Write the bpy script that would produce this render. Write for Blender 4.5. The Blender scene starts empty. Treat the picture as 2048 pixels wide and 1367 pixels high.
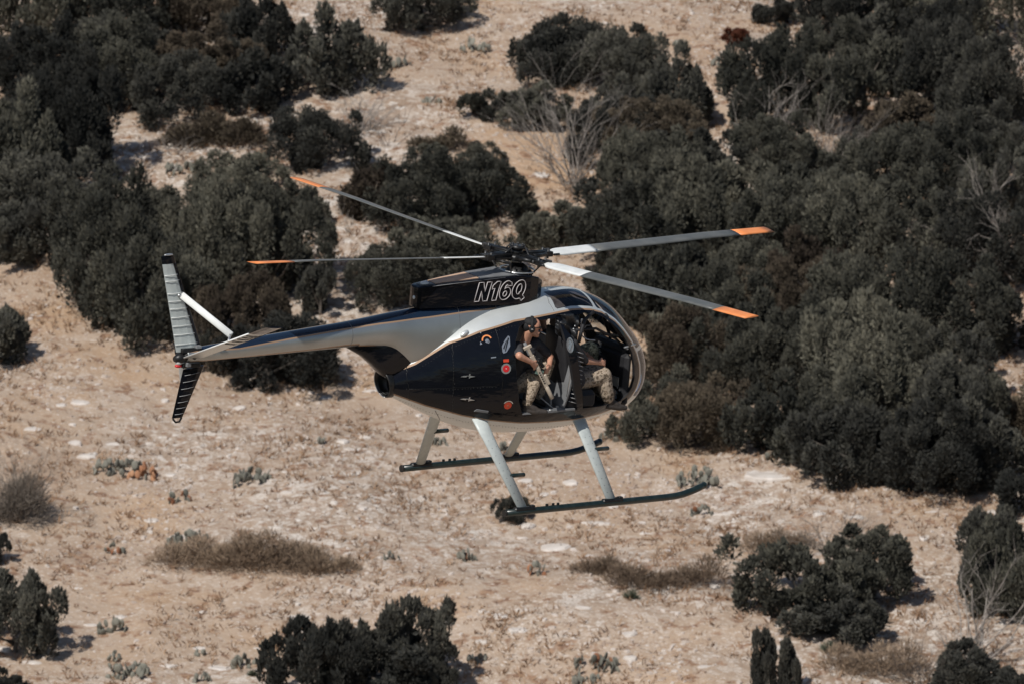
import bpy, bmesh, math, random
import numpy as np
from mathutils import Vector, Matrix

D = bpy.data
C = D.collections.new("scene"); bpy.context.scene.collection.children.link(C)
scn = bpy.context.scene
R_ = math.radians

# ------------------------------------------------------------------ camera, world, sun
PITCH = R_(16.0)
FPX = 17370.0                                   # focal length in photo pixels (2048 wide)
CAM = np.array([0.0, 0.0, 55.0])
FW = np.array([0, math.cos(PITCH), -math.sin(PITCH)])
RT = np.array([1.0, 0, 0])
DN = -np.array([0, math.sin(PITCH), math.cos(PITCH)])
cd = D.cameras.new("camera"); cam = D.objects.new("camera", cd); C.objects.link(cam)
cam.location = CAM; cam.rotation_euler = (math.pi/2 - PITCH, 0, 0)
cd.sensor_width = 36; cd.lens = FPX/2048*36; cd.clip_start = 1; cd.clip_end = 5000
cd.dof.use_dof = True; cd.dof.focus_distance = 99.5; cd.dof.aperture_fstop = 5.8
scn.camera = cam
scn.view_settings.view_transform = 'Standard'; scn.view_settings.look = 'None'
scn.view_settings.gamma = 1; scn.view_settings.use_curve_mapping = False
scn.view_settings.exposure = -0.08
SUN = np.array([-0.36, -0.56, 0.84]); SUN /= np.linalg.norm(SUN)
w = D.worlds.new("World"); scn.world = w; w.use_nodes = True
nt = w.node_tree; sky = nt.nodes.new("ShaderNodeTexSky"); sky.sky_type = 'NISHITA'; sky.sun_disc = False
sky.sun_elevation = math.asin(SUN[2]); sky.sun_rotation = math.atan2(SUN[0], SUN[1])
bg = nt.nodes["Background"]; bg.inputs[1].default_value = 0.072
nt.links.new(sky.outputs[0], bg.inputs[0])
sl = D.lights.new("sun", 'SUN'); sl.energy = 4.6; sl.angle = R_(0.55); sl.color = (1, .955, .9)
so = D.objects.new("sun", sl); C.objects.link(so)
so.rotation_euler = Vector(SUN).to_track_quat('Z', 'Y').to_euler(); so.location = (-30, -50, 120)

# ------------------------------------------------------------------ materials
def principled(name, col=(.5,.5,.5), rough=.6, metal=0., coat=0., spec=.5):
    m = D.materials.new(name); m.use_nodes = True
    b = m.node_tree.nodes["Principled BSDF"]
    b.inputs["Base Color"].default_value = (*col, 1); b.inputs["Roughness"].default_value = rough
    b.inputs["Metallic"].default_value = metal; b.inputs["Coat Weight"].default_value = coat
    b.inputs["Coat Roughness"].default_value = .04
    b.inputs["Specular IOR Level"].default_value = spec
    return m
def bsdf(m): return m.node_tree.nodes["Principled BSDF"]
def noisy(name, cols, scale, rough=.8, bump=0., detail=6, coat=0., metal=0., stretch=(1,1,1), coord='Object', rrange=None, bdist=.02):
    """cols: list of (position, colour) for a ramp driven by object space noise"""
    m = principled(name, cols[0][1], rough, metal, coat); n = m.node_tree.nodes; l = m.node_tree.links
    tc = n.new("ShaderNodeTexCoord"); mp = n.new("ShaderNodeMapping"); mp.inputs[3].default_value = stretch
    nz = n.new("ShaderNodeTexNoise"); nz.inputs["Scale"].default_value = scale; nz.inputs["Detail"].default_value = detail
    rp = n.new("ShaderNodeValToRGB")
    while len(rp.color_ramp.elements) < len(cols): rp.color_ramp.elements.new(.5)
    for e, (p, c) in zip(rp.color_ramp.elements, cols): e.position = p; e.color = (*c, 1)
    l.new(tc.outputs[coord], mp.inputs[0]); l.new(mp.outputs[0], nz.inputs[0]); l.new(nz.outputs[0], rp.inputs[0])
    l.new(rp.outputs[0], bsdf(m).inputs["Base Color"])
    if rrange:
        mr = n.new("ShaderNodeMapRange"); mr.inputs[3].default_value = rrange[0]; mr.inputs[4].default_value = rrange[1]
        l.new(nz.outputs[0], mr.inputs[0]); l.new(mr.outputs[0], bsdf(m).inputs["Roughness"])
    if bump:
        bp = n.new("ShaderNodeBump"); bp.inputs["Strength"].default_value = bump; bp.inputs["Distance"].default_value = bdist
        l.new(nz.outputs[0], bp.inputs["Height"]); l.new(bp.outputs[0], bsdf(m).inputs["Normal"])
    return m

M = {}
M['black'] = noisy('black_paint', [(.3,(.0035,.004,.006)),(.7,(.005,.006,.009))], 2.4, rough=.12, coat=0., bump=1.0, detail=3, bdist=.022, stretch=(1,1,2.2))
bsdf(M['black']).inputs['Specular IOR Level'].default_value = .30
M['navy'] = noisy('navy_paint', [(.3,(.006,.014,.030)),(.7,(.010,.020,.040))], 2, rough=.2, coat=.8, bump=.03, detail=2)
M['silver'] = noisy('silver_paint', [(.3,(.59,.62,.61)),(.7,(.67,.70,.69))], 3, rough=.38, metal=.5, coat=.15, bump=.02, rrange=(.3,.5))
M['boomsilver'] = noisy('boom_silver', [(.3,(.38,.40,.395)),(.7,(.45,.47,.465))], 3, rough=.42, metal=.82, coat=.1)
M['gold'] = principled('gold_stripe', (.33,.215,.135), .45, .1)
M['white'] = noisy('white_paint', [(.3,(.62,.64,.62)),(.7,(.74,.75,.73))], 8, rough=.4)
M['blade'] = noisy('blade_grey', [(.35,(.085,.09,.087)),(.65,(.125,.128,.122))], 4, rough=.45, stretch=(1,1,1))
M['orange'] = noisy('orange_paint', [(.3,(.70,.225,.07)),(.7,(.78,.28,.095))], 9, rough=.5)
M['red'] = principled('red_paint', (.52,.018,.022), .45)
M['redorange'] = principled('vermilion_paint', (.55,.055,.02), .45)
M['dark'] = noisy('dark_interior', [(.3,(.006,.006,.008)),(.7,(.014,.014,.016))], 10, rough=.7)
M['cloth'] = noisy('quilted_black_liner', [(.35,(.012,.013,.015)),(.7,(.04,.042,.045))], 5, rough=.45, bump=.6, bdist=.05)
M['steel'] = noisy('dark_steel', [(.3,(.007,.0075,.008)),(.7,(.022,.022,.022))], 30, rough=.4, metal=.4)
M['iron'] = noisy('worn_iron', [(.3,(.02,.02,.02)),(.7,(.07,.07,.07))], 30, rough=.4, metal=.4)
M['panelgrey'] = noisy('grey_panel', [(.3,(.13,.135,.14)),(.7,(.18,.185,.19))], 5, rough=.6)
M['bright'] = principled('bright_metal', (.55,.56,.56), .3, .8)
M['alu'] = noisy('grey_aluminium', [(.3,(.12,.125,.13)),(.7,(.19,.195,.20))], 7, rough=.5, metal=.0)
M['skid'] = noisy('skid_paint', [(.35,(.006,.014,.013)),(.7,(.016,.026,.024))], 14, rough=.3, coat=.3)
M['leg'] = noisy('strut_paint', [(.3,(.42,.46,.45)),(.7,(.52,.56,.54))], 12, rough=.42)
M['tan'] = noisy('dusty_tan_panel', [(.3,(.46,.30,.20)),(.7,(.56,.38,.26))], 9, rough=.55)
M['rib'] = principled('rib_grey', (.3,.3,.3), .5)
M['skin'] = noisy('skin', [(.3,(.42,.20,.13)),(.7,(.55,.30,.20))], 25, rough=.5)
M['shirt'] = noisy('black_tee', [(.3,(.018,.018,.020)),(.7,(.045,.045,.05))], 18, rough=.85, bump=.5)
M['camo'] = noisy('camouflage', [(.38,(.10,.075,.05)),(.45,(.30,.235,.17)),(.55,(.40,.325,.25)),(.62,(.16,.13,.09))], 26, rough=.9, bump=.6, detail=3)
M['camogreen'] = noisy('green_camouflage', [(.38,(.05,.05,.03)),(.48,(.17,.16,.10)),(.55,(.26,.24,.17)),(.65,(.07,.08,.05))], 30, rough=.9, detail=3)
M['boot'] = noisy('boot_leather', [(.3,(.02,.016,.013)),(.7,(.05,.04,.034))], 20, rough=.7)
M['hair'] = principled('dark_cap', (.006,.006,.007), .8)
M['lens'] = principled('dark_lens', (.01,.01,.01), .1)
M['gun'] = noisy('tan_receiver', [(.3,(.30,.25,.19)),(.7,(.42,.36,.29))], 30, rough=.55)
M['cord'] = principled('white_cord', (.6,.6,.6), .6)
M['paper'] = principled('checklist_card', (.34,.32,.27), .6)
M['greenpatch'] = principled('grey_green_patch', (.10,.16,.13), .7)
def glass_mat(name, tint, refl):
    m = D.materials.new(name); m.use_nodes = True; n = m.node_tree.nodes; l = m.node_tree.links
    for x in list(n): n.remove(x)
    o = n.new("ShaderNodeOutputMaterial"); t = n.new("ShaderNodeBsdfTransparent"); g = n.new("ShaderNodeBsdfGlossy")
    t.inputs[0].default_value = (*tint, 1); g.inputs["Roughness"].default_value = .03; g.inputs[0].default_value = (.9,.93,1,1)
    f = n.new("ShaderNodeFresnel"); f.inputs[0].default_value = refl; mx = n.new("ShaderNodeMixShader")
    l.new(f.outputs[0], mx.inputs[0]); l.new(t.outputs[0], mx.inputs[1]); l.new(g.outputs[0], mx.inputs[2]); l.new(mx.outputs[0], o.inputs[0])
    return m
M['glass'] = glass_mat('windshield_glass', (.70,.73,.74), 1.45)
M['tint'] = glass_mat('tinted_roof_glass', (.16,.18,.22), 1.5)

# ------------------------------------------------------------------ mesh helpers
def link_mesh(name, me, parent=None, kind=None):
    o = D.objects.new(name, me); C.objects.link(o)
    if parent: o.parent = parent
    if kind: o['kind'] = kind
    return o
def np_mesh(name, V, Fq, mats, mi=None, smooth=False):
    """V (n,3), Fq (m,k) uniform polygons"""
    me = D.meshes.new(name); V = np.asarray(V, np.float32); Fq = np.asarray(Fq, np.int32); k = Fq.shape[1]
    me.vertices.add(len(V)); me.vertices.foreach_set("co", V.ravel())
    me.loops.add(Fq.size); me.loops.foreach_set("vertex_index", Fq.ravel())
    me.polygons.add(len(Fq)); me.polygons.foreach_set("loop_start", np.arange(0, Fq.size, k, dtype=np.int32))
    me.polygons.foreach_set("loop_total", np.full(len(Fq), k, np.int32))
    if mi is not None: me.polygons.foreach_set("material_index", np.asarray(mi, np.int32))
    me.polygons.foreach_set("use_smooth", np.full(len(Fq), smooth))
    for m in mats: me.materials.append(m)
    me.update(calc_edges=True); me.validate()
    return me

class MB:
    """collects shapes into one mesh"""
    def __init__(s): s.v = []; s.f = []; s.m = []; s.s = []
    def add(s, V, F, mi=0, smooth=True):
        b = len(s.v); s.v += [tuple(map(float, p)) for p in V]
        for f in F: s.f.append([b+i for i in f]); s.m.append(mi); s.s.append(smooth)
        return s
    def box(s, c, size, mi=0, ax=None, bev=0.0):
        c = np.array(c, float); h = np.array(size, float)/2
        A = np.eye(3) if ax is None else np.array(ax, float)
        if bev <= 0: bev = min(size)*.12
        P = []
        b = min(bev, h.min()*.9)
        # chamfered box: 24 verts
        sg = [(x,y,z) for x in (-1,1) for y in (-1,1) for z in (-1,1)]
        idx = {}
        for g in sg:
            for a in range(3):
                q = np.array(g)*h
                for k in range(3):
                    if k != a: q[k] -= g[k]*b
                idx[(g,a)] = len(P); P.append(c + q@A)
        F = []
        for a in range(3):
            o = [k for k in range(3) if k != a]
            for sgn in (-1,1):
                loop = []
                for (p,q) in ((-1,-1),(1,-1),(1,1),(-1,1)):
                    g = [0,0,0]; g[a] = sgn; g[o[0]] = p; g[o[1]] = q; loop.append(idx[(tuple(g),a)])
                F.append(loop if (sgn > 0) ^ (a == 1) else loop[::-1])
        for a in range(3):          # edges along axis a
            o = [k for k in range(3) if k != a]
            for p in (-1,1):
                for q in (-1,1):
                    g0=[0,0,0]; g0[o[0]]=p; g0[o[1]]=q; g1=list(g0); g0[a]=-1; g1[a]=1; g0=tuple(g0); g1=tuple(g1)
                    L=[idx[(g0,o[0])],idx[(g1,o[0])],idx[(g1,o[1])],idx[(g0,o[1])]]
                    F.append(L)
        for g in sg: F.append([idx[(g,0)],idx[(g,1)],idx[(g,2)]])
        return s.add(P, F, mi, False)
    def tube(s, pts, rad, seg=10, mi=0, cap=True, ell=1.0, up=None, smooth=True):
        pts = [np.array(p, float) for p in pts]; n = len(pts)
        rad = [rad]*n if np.isscalar(rad) else rad
        V = []; F = []; u0 = None
        for i in range(n):
            t = pts[min(i+1,n-1)] - pts[max(i-1,0)]; t /= (np.linalg.norm(t)+1e-9)
            if u0 is None:
                u0 = np.array(up, float) if up is not None else (np.array([0,0,1.]) if abs(t[2]) < .9 else np.array([1.,0,0]))
            u0 = u0 - t*(u0@t); u0 /= np.linalg.norm(u0); v0 = np.cross(t, u0)
            for k in range(seg):
                a = 2*math.pi*k/seg
                V.append(pts[i] + rad[i]*(math.cos(a)*u0*ell + math.sin(a)*v0))
        for i in range(n-1):
            for k in range(seg):
                k2 = (k+1)%seg; F.append([i*seg+k, i*seg+k2, (i+1)*seg+k2, (i+1)*seg+k])
        s.add(V, F, mi, smooth)
        if cap:
            s.add(V[:seg], [list(range(seg))[::-1]], mi, False); s.add(V[-seg:], [list(range(seg))], mi, False)
        return s
    def ell(s, c, r, mi=0, seg=14, rings=9, ax=None):
        A = np.eye(3) if ax is None else np.array(ax, float); c = np.array(c, float); V = []; F = []
        for i in range(rings+1):
            th = math.pi*i/rings
            for k in range(seg):
                a = 2*math.pi*k/seg
                V.append(c + (np.array([math.sin(th)*math.cos(a), math.sin(th)*math.sin(a), math.cos(th)])*np.array(r))@A)
        for i in range(rings):
            for k in range(seg):
                k2 = (k+1)%seg; F.append([i*seg+k, (i+1)*seg+k, (i+1)*seg+k2, i*seg+k2])
        return s.add(V, F, mi, True)
    def prism(s, poly, t0, t1, mi=0, frame=None, smooth=False):
        """poly list of 2d points in frame (o,a,b,c): o + a*x + b*y + c*t"""
        o,a,b,c = frame; n = len(poly)
        V = [o+a*x+b*y+c*t0 for x,y in poly] + [o+a*x+b*y+c*t1 for x,y in poly]
        F = [list(range(n))[::-1], list(range(n,2*n))] + [[i,(i+1)%n,n+(i+1)%n,n+i] for i in range(n)]
        return s.add(V, F, mi, smooth)
    def loft(s, rings, mi=0, cap=True, smooth=True, closed=True):
        n = len(rings[0]); V = [p for r in rings for p in r]; F = []
        for i in range(len(rings)-1):
            for k in range(n if closed else n-1):
                k2 = (k+1)%n; F.append([i*n+k, i*n+k2, (i+1)*n+k2, (i+1)*n+k])
        s.add(V, F, mi, smooth)
        if cap:
            s.add(rings[0], [list(range(n))[::-1]], mi, False); s.add(rings[-1], [list(range(n))], mi, False)
        return s
    def build(s, name, mats, parent=None, merge=1e-5, kind=None):
        me = D.meshes.new(name); me.from_pydata(s.v, [], s.f)
        if not isinstance(mats, (list, tuple)): mats = [mats]
        for m in mats: me.materials.append(m)
        for p, mi, sm in zip(me.polygons, s.m, s.s): p.material_index = mi; p.use_smooth = sm
        if merge:
            bm = bmesh.new(); bm.from_mesh(me); bmesh.ops.remove_doubles(bm, verts=bm.verts, dist=merge)
            bmesh.ops.recalc_face_normals(bm, faces=bm.faces); bm.to_mesh(me); bm.free()
        me.validate()
        return link_mesh(name, me, parent, kind)
def empty(name, loc=(0,0,0), label=None, cat=None, group=None):
    o = D.objects.new(name, None); C.objects.link(o); o.location = loc; o.empty_display_size = .3
    if label: o['label'] = label
    if cat: o['category'] = cat
    if group: o['group'] = group
    return o
def tag(o, label, cat, group=None):
    o['label'] = label; o['category'] = cat
    if group: o['group'] = group
    return o

# ------------------------------------------------------------------ terrain
def vnoise(x, y, seed):
    """smooth value noise, vectorised"""
    xi = np.floor(x).astype(int); yi = np.floor(y).astype(int); fx = x-xi; fy = y-yi
    def h(a, b):
        n = (a*374761393 + b*668265263 + seed*974634777) & 0x7fffffff
        n = ((n ^ (n >> 13))*1274126177) & 0x7fffffff
        return ((n ^ (n >> 16)) & 0xffff)/65535.0
    fx = fx*fx*(3-2*fx); fy = fy*fy*(3-2*fy)
    return (h(xi,yi)*(1-fx)+h(xi+1,yi)*fx)*(1-fy) + (h(xi,yi+1)*(1-fx)+h(xi+1,yi+1)*fx)*fy
def tz(x, y):
    x = np.asarray(x, float); y = np.asarray(y, float)
    z = .085*(y-195) + 1.6*(vnoise(x/14+3, y/16+7, 1)-.5)
    z = z + .5*(vnoise(x/4, y/5, 2)-.5) + .12*(vnoise(x/1.1, y/1.3, 3)-.5)
    return z
def tzf(x, y):
    f = .05*(vnoise(x/.5, y/.5, 4)-.5) + .025*(vnoise(x/.25, y/.25, 5)-.5)
    return tz(x, y) + f
def at(u, v):
    """the point of the slope seen at photo position u, v"""
    d = FW*FPX + RT*(u-1024) + DN*(v-683.5); d = d/np.linalg.norm(d)
    t = 120.0
    for i in range(400):
        p = CAM + d*t; g = p[2] - float(tz(p[0], p[1]))
        if g < .002: break
        t += max(g*1.5, .01)
    return p, t

def grid_axis(a, b, c, d, fine, coarse):
    L = np.concatenate([np.linspace(a, b, int(abs(b-a)/coarse)+1)[:-1], np.arange(b, c, fine), np.linspace(c, d, int((d-c)/coarse)+1)])
    return L
def build_ground():
    xs = grid_axis(-700, -19, 19, 700, .13, 12); ys = grid_axis(-150, 160, 235, 1400, .17, 12)
    X, Y = np.meshgrid(xs, ys); Z = tzf(X, Y)
    V = np.stack([X, Y, Z], -1).reshape(-1, 3); nx = len(xs); ny = len(ys)
    i, j = np.meshgrid(np.arange(nx-1), np.arange(ny-1)); a = (j*nx+i).ravel()
    Fq = np.stack([a, a+1, a+1+nx, a+nx], -1)
    m = principled('dry_soil', (.4,.3,.22), .95); n = m.node_tree.nodes; l = m.node_tree.links
    tc = n.new("ShaderNodeTexCoord")
    def noise(sc, det, st=(1,1,1)):
        mp = n.new("ShaderNodeMapping"); mp.inputs[3].default_value = st; l.new(tc.outputs['Object'], mp.inputs[0])
        z = n.new("ShaderNodeTexNoise"); z.inputs["Scale"].default_value = sc; z.inputs["Detail"].default_value = det
        l.new(mp.outputs[0], z.inputs[0]); return z.outputs[0]
    def ramp(src, els):
        r = n.new("ShaderNodeValToRGB")
        while len(r.color_ramp.elements) < len(els): r.color_ramp.elements.new(.5)
        for e, (p, c) in zip(r.color_ramp.elements, els): e.position = p; e.color = (*c, 1)
        l.new(src, r.inputs[0]); return r.outputs[0]
    def mix(f, a_, b_):
        x = n.new("ShaderNodeMixRGB"); l.new(f, x.inputs[0]); l.new(a_, x.inputs[1]); l.new(b_, x.inputs[2]); return x.outputs[0]
    base = ramp(noise(.35, 5), [(.35,(.34,.25,.18)),(.5,(.385,.295,.22)),(.66,(.375,.26,.17))])
    def vor(sc, feat='F1', st=(1,1,1)):
        mp = n.new("ShaderNodeMapping"); mp.inputs[3].default_value = st
        wob = n.new("ShaderNodeMixRGB"); wob.blend_type = 'ADD'; wob.inputs[0].default_value = .12
        nw = n.new("ShaderNodeTexNoise"); nw.inputs["Scale"].default_value = sc*.7; l.new(tc.outputs['Object'], nw.inputs[0])
        l.new(tc.outputs['Object'], wob.inputs[1]); l.new(nw.outputs['Color'], wob.inputs[2]); l.new(wob.outputs[0], mp.inputs[0])
        z = n.new("ShaderNodeTexVoronoi"); z.feature = feat; z.inputs["Scale"].default_value = sc; l.new(mp.outputs[0], z.inputs[0]); return z
    def grey(z):
        q = n.new("ShaderNodeSeparateColor"); l.new(z.outputs['Color'], q.inputs[0]); return q.outputs[0]
    stone_a = ramp(grey(vor(9)), [(.15,(.25,.185,.135)),(.5,(.40,.325,.26)),(.75,(.47,.41,.35)),(.93,(.62,.58,.53))])
    stone_b = ramp(grey(vor(4.2)), [(.2,(.30,.225,.165)),(.55,(.42,.345,.28)),(.9,(.60,.56,.51))])
    gravel = mix(ramp(noise(1.3, 4), [(.42,(0,0,0)),(.58,(1,1,1))]), stone_a, stone_b)
    gravel = mix(ramp(vor(9, 'DISTANCE_TO_EDGE').outputs['Distance'], [(.0,(.75,.75,.75)),(.10,(0,0,0))]), gravel, ramp(noise(3, 2), [(.3,(.16,.11,.08)),(.7,(.24,.175,.13))]))
    c1 = mix(ramp(noise(.16, 6), [(.42,(0,0,0)),(.6,(.9,.9,.9))]), base, gravel)
    spots = ramp(noise(2.6, 6), [(.36,(.9,.9,.9)),(.44,(0,0,0))])
    rust = ramp(noise(7, 3), [(.4,(.17,.095,.06)),(.6,(.30,.19,.12))])
    c2 = mix(spots, c1, rust)
    peb = ramp(noise(11, 3, (1,1.5,1)), [(.60,(0,0,0)),(.66,(.8,.8,.8))])
    pebc = ramp(noise(3, 2), [(.3,(.46,.39,.33)),(.7,(.62,.57,.51))])
    c3 = mix(peb, c2, pebc)
    sx = n.new("ShaderNodeSeparateXYZ"); l.new(tc.outputs['Object'], sx.inputs[0])
    nb = n.new("ShaderNodeMath"); nb.operation = 'MULTIPLY_ADD'; nb.inputs[1].default_value = 60; l.new(noise(.03, 4), nb.inputs[0]); l.new(sx.outputs[1], nb.inputs[2])
    vr = n.new("ShaderNodeMapRange"); vr.inputs[1].default_value = 55; vr.inputs[2].default_value = 75; vr.inputs[3].default_value = 1; vr.inputs[4].default_value = 0; l.new(nb.outputs[0], vr.inputs[0])
    scrub = ramp(noise(.5, 5), [(.35,(.022,.024,.018)),(.6,(.045,.043,.032)),(.72,(.16,.125,.09))])  # dark ground added out of view so the black fuselage reflects darker
    c3 = mix(vr.outputs[0], c3, scrub)
    l.new(c3, bsdf(m).inputs["Base Color"]); bsdf(m).inputs["Specular IOR Level"].default_value = .15
    bp = n.new("ShaderNodeBump"); bp.inputs["Strength"].default_value = .7; bp.inputs["Distance"].default_value = .05
    l.new(noise(9, 6), bp.inputs["Height"]); l.new(bp.outputs[0], bsdf(m).inputs["Normal"])
    link_mesh('ground', np_mesh('ground', V, Fq, [m], smooth=True), kind='structure')
build_ground()

# ------------------------------------------------------------------ helicopter pose
HF = np.array([.80775125,-.06597968,.5858196]); HR = np.array([.58298134,.23703184,-.77714134]); HU = np.array([.08758236,-.96925878,-.22992769])
def cam2w(c): return RT*c[0] + DN*c[1] + FW*c[2]
HB = np.array([cam2w(HF), -cam2w(HR), cam2w(HU)])          # rows: forward, left, up in the world
HUBZ = 2.65
hub_w = CAM + 100*(RT*9/FPX + DN*(-171.5)/FPX + FW)
H0 = hub_w - HB[2]*HUBZ
HM = Matrix(((HB[0][0],HB[1][0],HB[2][0],H0[0]),(HB[0][1],HB[1][1],HB[2][1],H0[1]),(HB[0][2],HB[1][2],HB[2][2],H0[2]),(0,0,0,1)))
S_ = 173.7
def P2(p):
    p = np.asarray(p, float); d = p[...,0:1]*HF - p[...,1:2]*HR + (p[...,2:3]-HUBZ)*HU
    k = FPX/(100+d[...,2]); return np.stack([1024+k*(9/S_+d[...,0]), 683.5+k*(-171.5/S_+d[...,1])], -1)
VIEW = np.array([-HF[2], HR[2], -HU[2]])
def hp(u, v, y):
    """airframe point at lateral offset y drawn at (u, v) on the side elevation"""
    U_, V_ = (u-1024)/FPX, (v-683.5)/FPX; c = -y*HR
    m = np.array([[HF[0]-U_*HF[2], HU[0]-U_*HU[2]], [HF[1]-V_*HF[2], HU[1]-V_*HU[2]]])
    x, dz = np.linalg.solve(m, [U_*(100+c[2])-9/S_-c[0], V_*(100+c[2])+171.5/S_-c[1]])
    return np.array([x, y, HUBZ+dz])

# ------------------------------------------------------------------ fuselage pod surface
NX, NZ = 1.947, 1.147
PX = np.array([1.6,1.2,.8,.4,0,-.4,-.8,-1.2,-1.69])
PW = np.array([.42,.58,.66,.69,.69,.63,.50,.34,.16])
PT = np.array([1.77,2.098,2.224,2.222,2.19,2.11,1.975,1.73,1.40])
PB = np.array([.747,.672,.606,.584,.587,.626,.73,.90,1.132])
_t = np.sqrt(NX - np.concatenate([[NX], PX]))
def hermite(v, T, t=_t):
    m = np.gradient(v, t); i = np.clip(np.searchsorted(t, T, side='right')-1, 0, len(t)-2); h = t[i+1]-t[i]; s = (T-t[i])/h
    return (2*s**3-3*s**2+1)*v[i]+(s**3-2*s**2+s)*h*m[i]+(-2*s**3+3*s**2)*v[i+1]+(s**3-s**2)*h*m[i+1]
def pod_dims(x):
    T = np.sqrt(np.maximum(NX - np.asarray(x, float), 0))
    return hermite(np.concatenate([[NZ],PT]), T), hermite(np.concatenate([[NZ],PB]), T), hermite(np.concatenate([[0],PW]), T)
EXN = 2/2.25
def section(zt, zb, w, a, ex=EXN):
    zc = (zt+zb)/2; h = (zt-zb)/2
    ca = np.sign(np.cos(a))*np.abs(np.cos(a))**ex; sa = np.sign(np.sin(a))*np.abs(np.sin(a))**ex
    return w*ca, zc+h*sa
def pod_grid(n, m, inset=0.0, x1=None):
    T = np.linspace(1e-3, _t[-1], n); x = NX-T**2
    zt, zb, w = pod_dims(x)
    zt = zt-inset; zb = zb+inset; w = np.maximum(w-inset, .001)
    if inset:
        bad = zt < zb+.002; zt = np.where(bad, (zt+zb)/2+.001, zt); zb = np.where(bad, zt-.002, zb)
    a = np.linspace(0, 2*np.pi, m, endpoint=False) + np.pi/2
    Y, Z = section(zt[:,None], zb[:,None], w[:,None], a[None])
    return np.stack([np.broadcast_to((x-inset*(x>1.2)*np.clip((x-1.2)/.7,0,1))[:,None], Y.shape), Y, Z], -1)
def normals(G):
    n = np.cross(np.gradient(G, axis=0), np.gradient(G, axis=1)); n /= np.linalg.norm(n, axis=-1, keepdims=True)+1e-12
    c = G - G.mean(axis=1, keepdims=True); s = np.sign((n*c).sum(-1, keepdims=True)); return n*s
# boom / pylon surface
BX = np.array([.38,.2,0,-.4,-.9,-1.33,-1.45,-1.6,-1.75,-2.0,-2.33,-3.17,-4.27,-4.52])
BT = np.array([2.12,2.17,2.20,2.215,2.18,2.135,2.12,2.105,2.09,2.06,2.025,1.962,1.875,1.852])
BB = np.array([2.0,1.9,1.8,1.6,1.35,1.32,1.40,1.55,1.665,1.715,1.733,1.72,1.705,1.710])
BW = np.array([.10,.16,.20,.225,.215,.195,.187,.178,.172,.162,.145,.118,.083,.070])
def boom_grid(n, m):
    s = -np.linspace(-BX[0], -BX[-1], n)
    f = lambda v: np.interp(-s, -BX, v)
    def sm(v):
        y = f(v); k = np.ones(9)/9
        return np.convolve(np.pad(y, 4, 'edge'), k, 'valid')
    a = np.linspace(0, 2*np.pi, m, endpoint=False) + np.pi/2
    Y, Z = section(sm(BT)[:,None], sm(BB)[:,None], sm(BW)[:,None], a[None], 2/2.1)
    return np.stack([np.broadcast_to(s[:,None], Y.shape), Y, Z], -1)
class Skin:
    def __init__(s, G):
        s.G = G; s.N = normals(G); s.P = P2(G); s.ok = ((s.N@VIEW) > 0.02) & (G[...,1] < .12)
    def un(s, u, v):
        d = np.hypot(s.P[...,0]-u, s.P[...,1]-v); d = np.where(s.ok, d, 1e9)
        i = np.unravel_index(d.argmin(), d.shape); return s.G[i], s.N[i]
POD = Skin(pod_grid(420, 420)); BOOM = Skin(boom_grid(700, 160))
def trace(sk, L): return np.array([sk.un(u, v)[0][[0,2]] for u, v in L])
def sdf(poly, pts):
    """signed distance to polygon, positive inside"""
    a = poly; b = np.roll(poly, -1, axis=0); ab = b-a; d = np.full(len(pts), 1e9); ins = np.zeros(len(pts), bool)
    for i in range(len(a)):
        ap = pts-a[i]; t = np.clip((ap@ab[i])/(ab[i]@ab[i]+1e-12), 0, 1); q = ap-t[:,None]*ab[i]
        d = np.minimum(d, (q**2).sum(1))
        c = ((a[i,1] > pts[:,1]) != (b[i,1] > pts[:,1])); xx = a[i,0]+(pts[:,1]-a[i,1])*ab[i,0]/(ab[i,1] if ab[i,1] else 1e-12)
        ins ^= c & (pts[:,0] < xx)
    return np.sqrt(d)*np.where(ins, 1, -1)
def grid_polys(G, wrap=True):
    n, m = G.shape[:2]; L = []
    for i in range(n-1):
        for k in range(m if wrap else m-1):
            k2 = (k+1)%m; L.append([tuple(G[i,k]), tuple(G[i,k2]), tuple(G[i+1,k2]), tuple(G[i+1,k])])
    return L
def clip(polys, fn):
    """cut polygons along fn = 0; returns (fn >= 0 side, fn < 0 side)"""
    if not polys: return [], []
    keys = list({p for f in polys for p in f}); val = dict(zip(keys, fn(np.array(keys)).tolist()))
    A, B = [], []
    for f in polys:
        v = [val[p] for p in f]
        if min(v) >= 0: A.append(f); continue
        if max(v) < 0: B.append(f); continue
        a, b = [], []; n = len(f)
        for i in range(n):
            p, q, vp, vq = f[i], f[(i+1)%n], v[i], v[(i+1)%n]
            (a if vp >= 0 else b).append(p)
            if (vp >= 0) != (vq >= 0):
                t = vp/(vp-vq); x = tuple(p[k]+t*(q[k]-p[k]) for k in range(3)); a.append(x); b.append(x)
        if len(a) > 2: A.append(a)
        if len(b) > 2: B.append(b)
    return A, B
def poly_fn(poly, off=0.0): return lambda p: sdf(poly, p[:,[0,2]]) + off
def add_polys(mb, polys, mi):
    idx = {}; V = []; F = []
    for f in polys:
        g = []
        for p in f:
            k = (round(p[0],5), round(p[1],5), round(p[2],5))
            if k not in idx: idx[k] = len(V); V.append(p)
            if not g or g[-1] != idx[k]: g.append(idx[k])
        if len(g) > 1 and g[0] == g[-1]: g.pop()
        if len(set(g)) > 2 and len(set(g)) == len(g): F.append(g)
    mb.add(V, F, mi, True)

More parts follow.
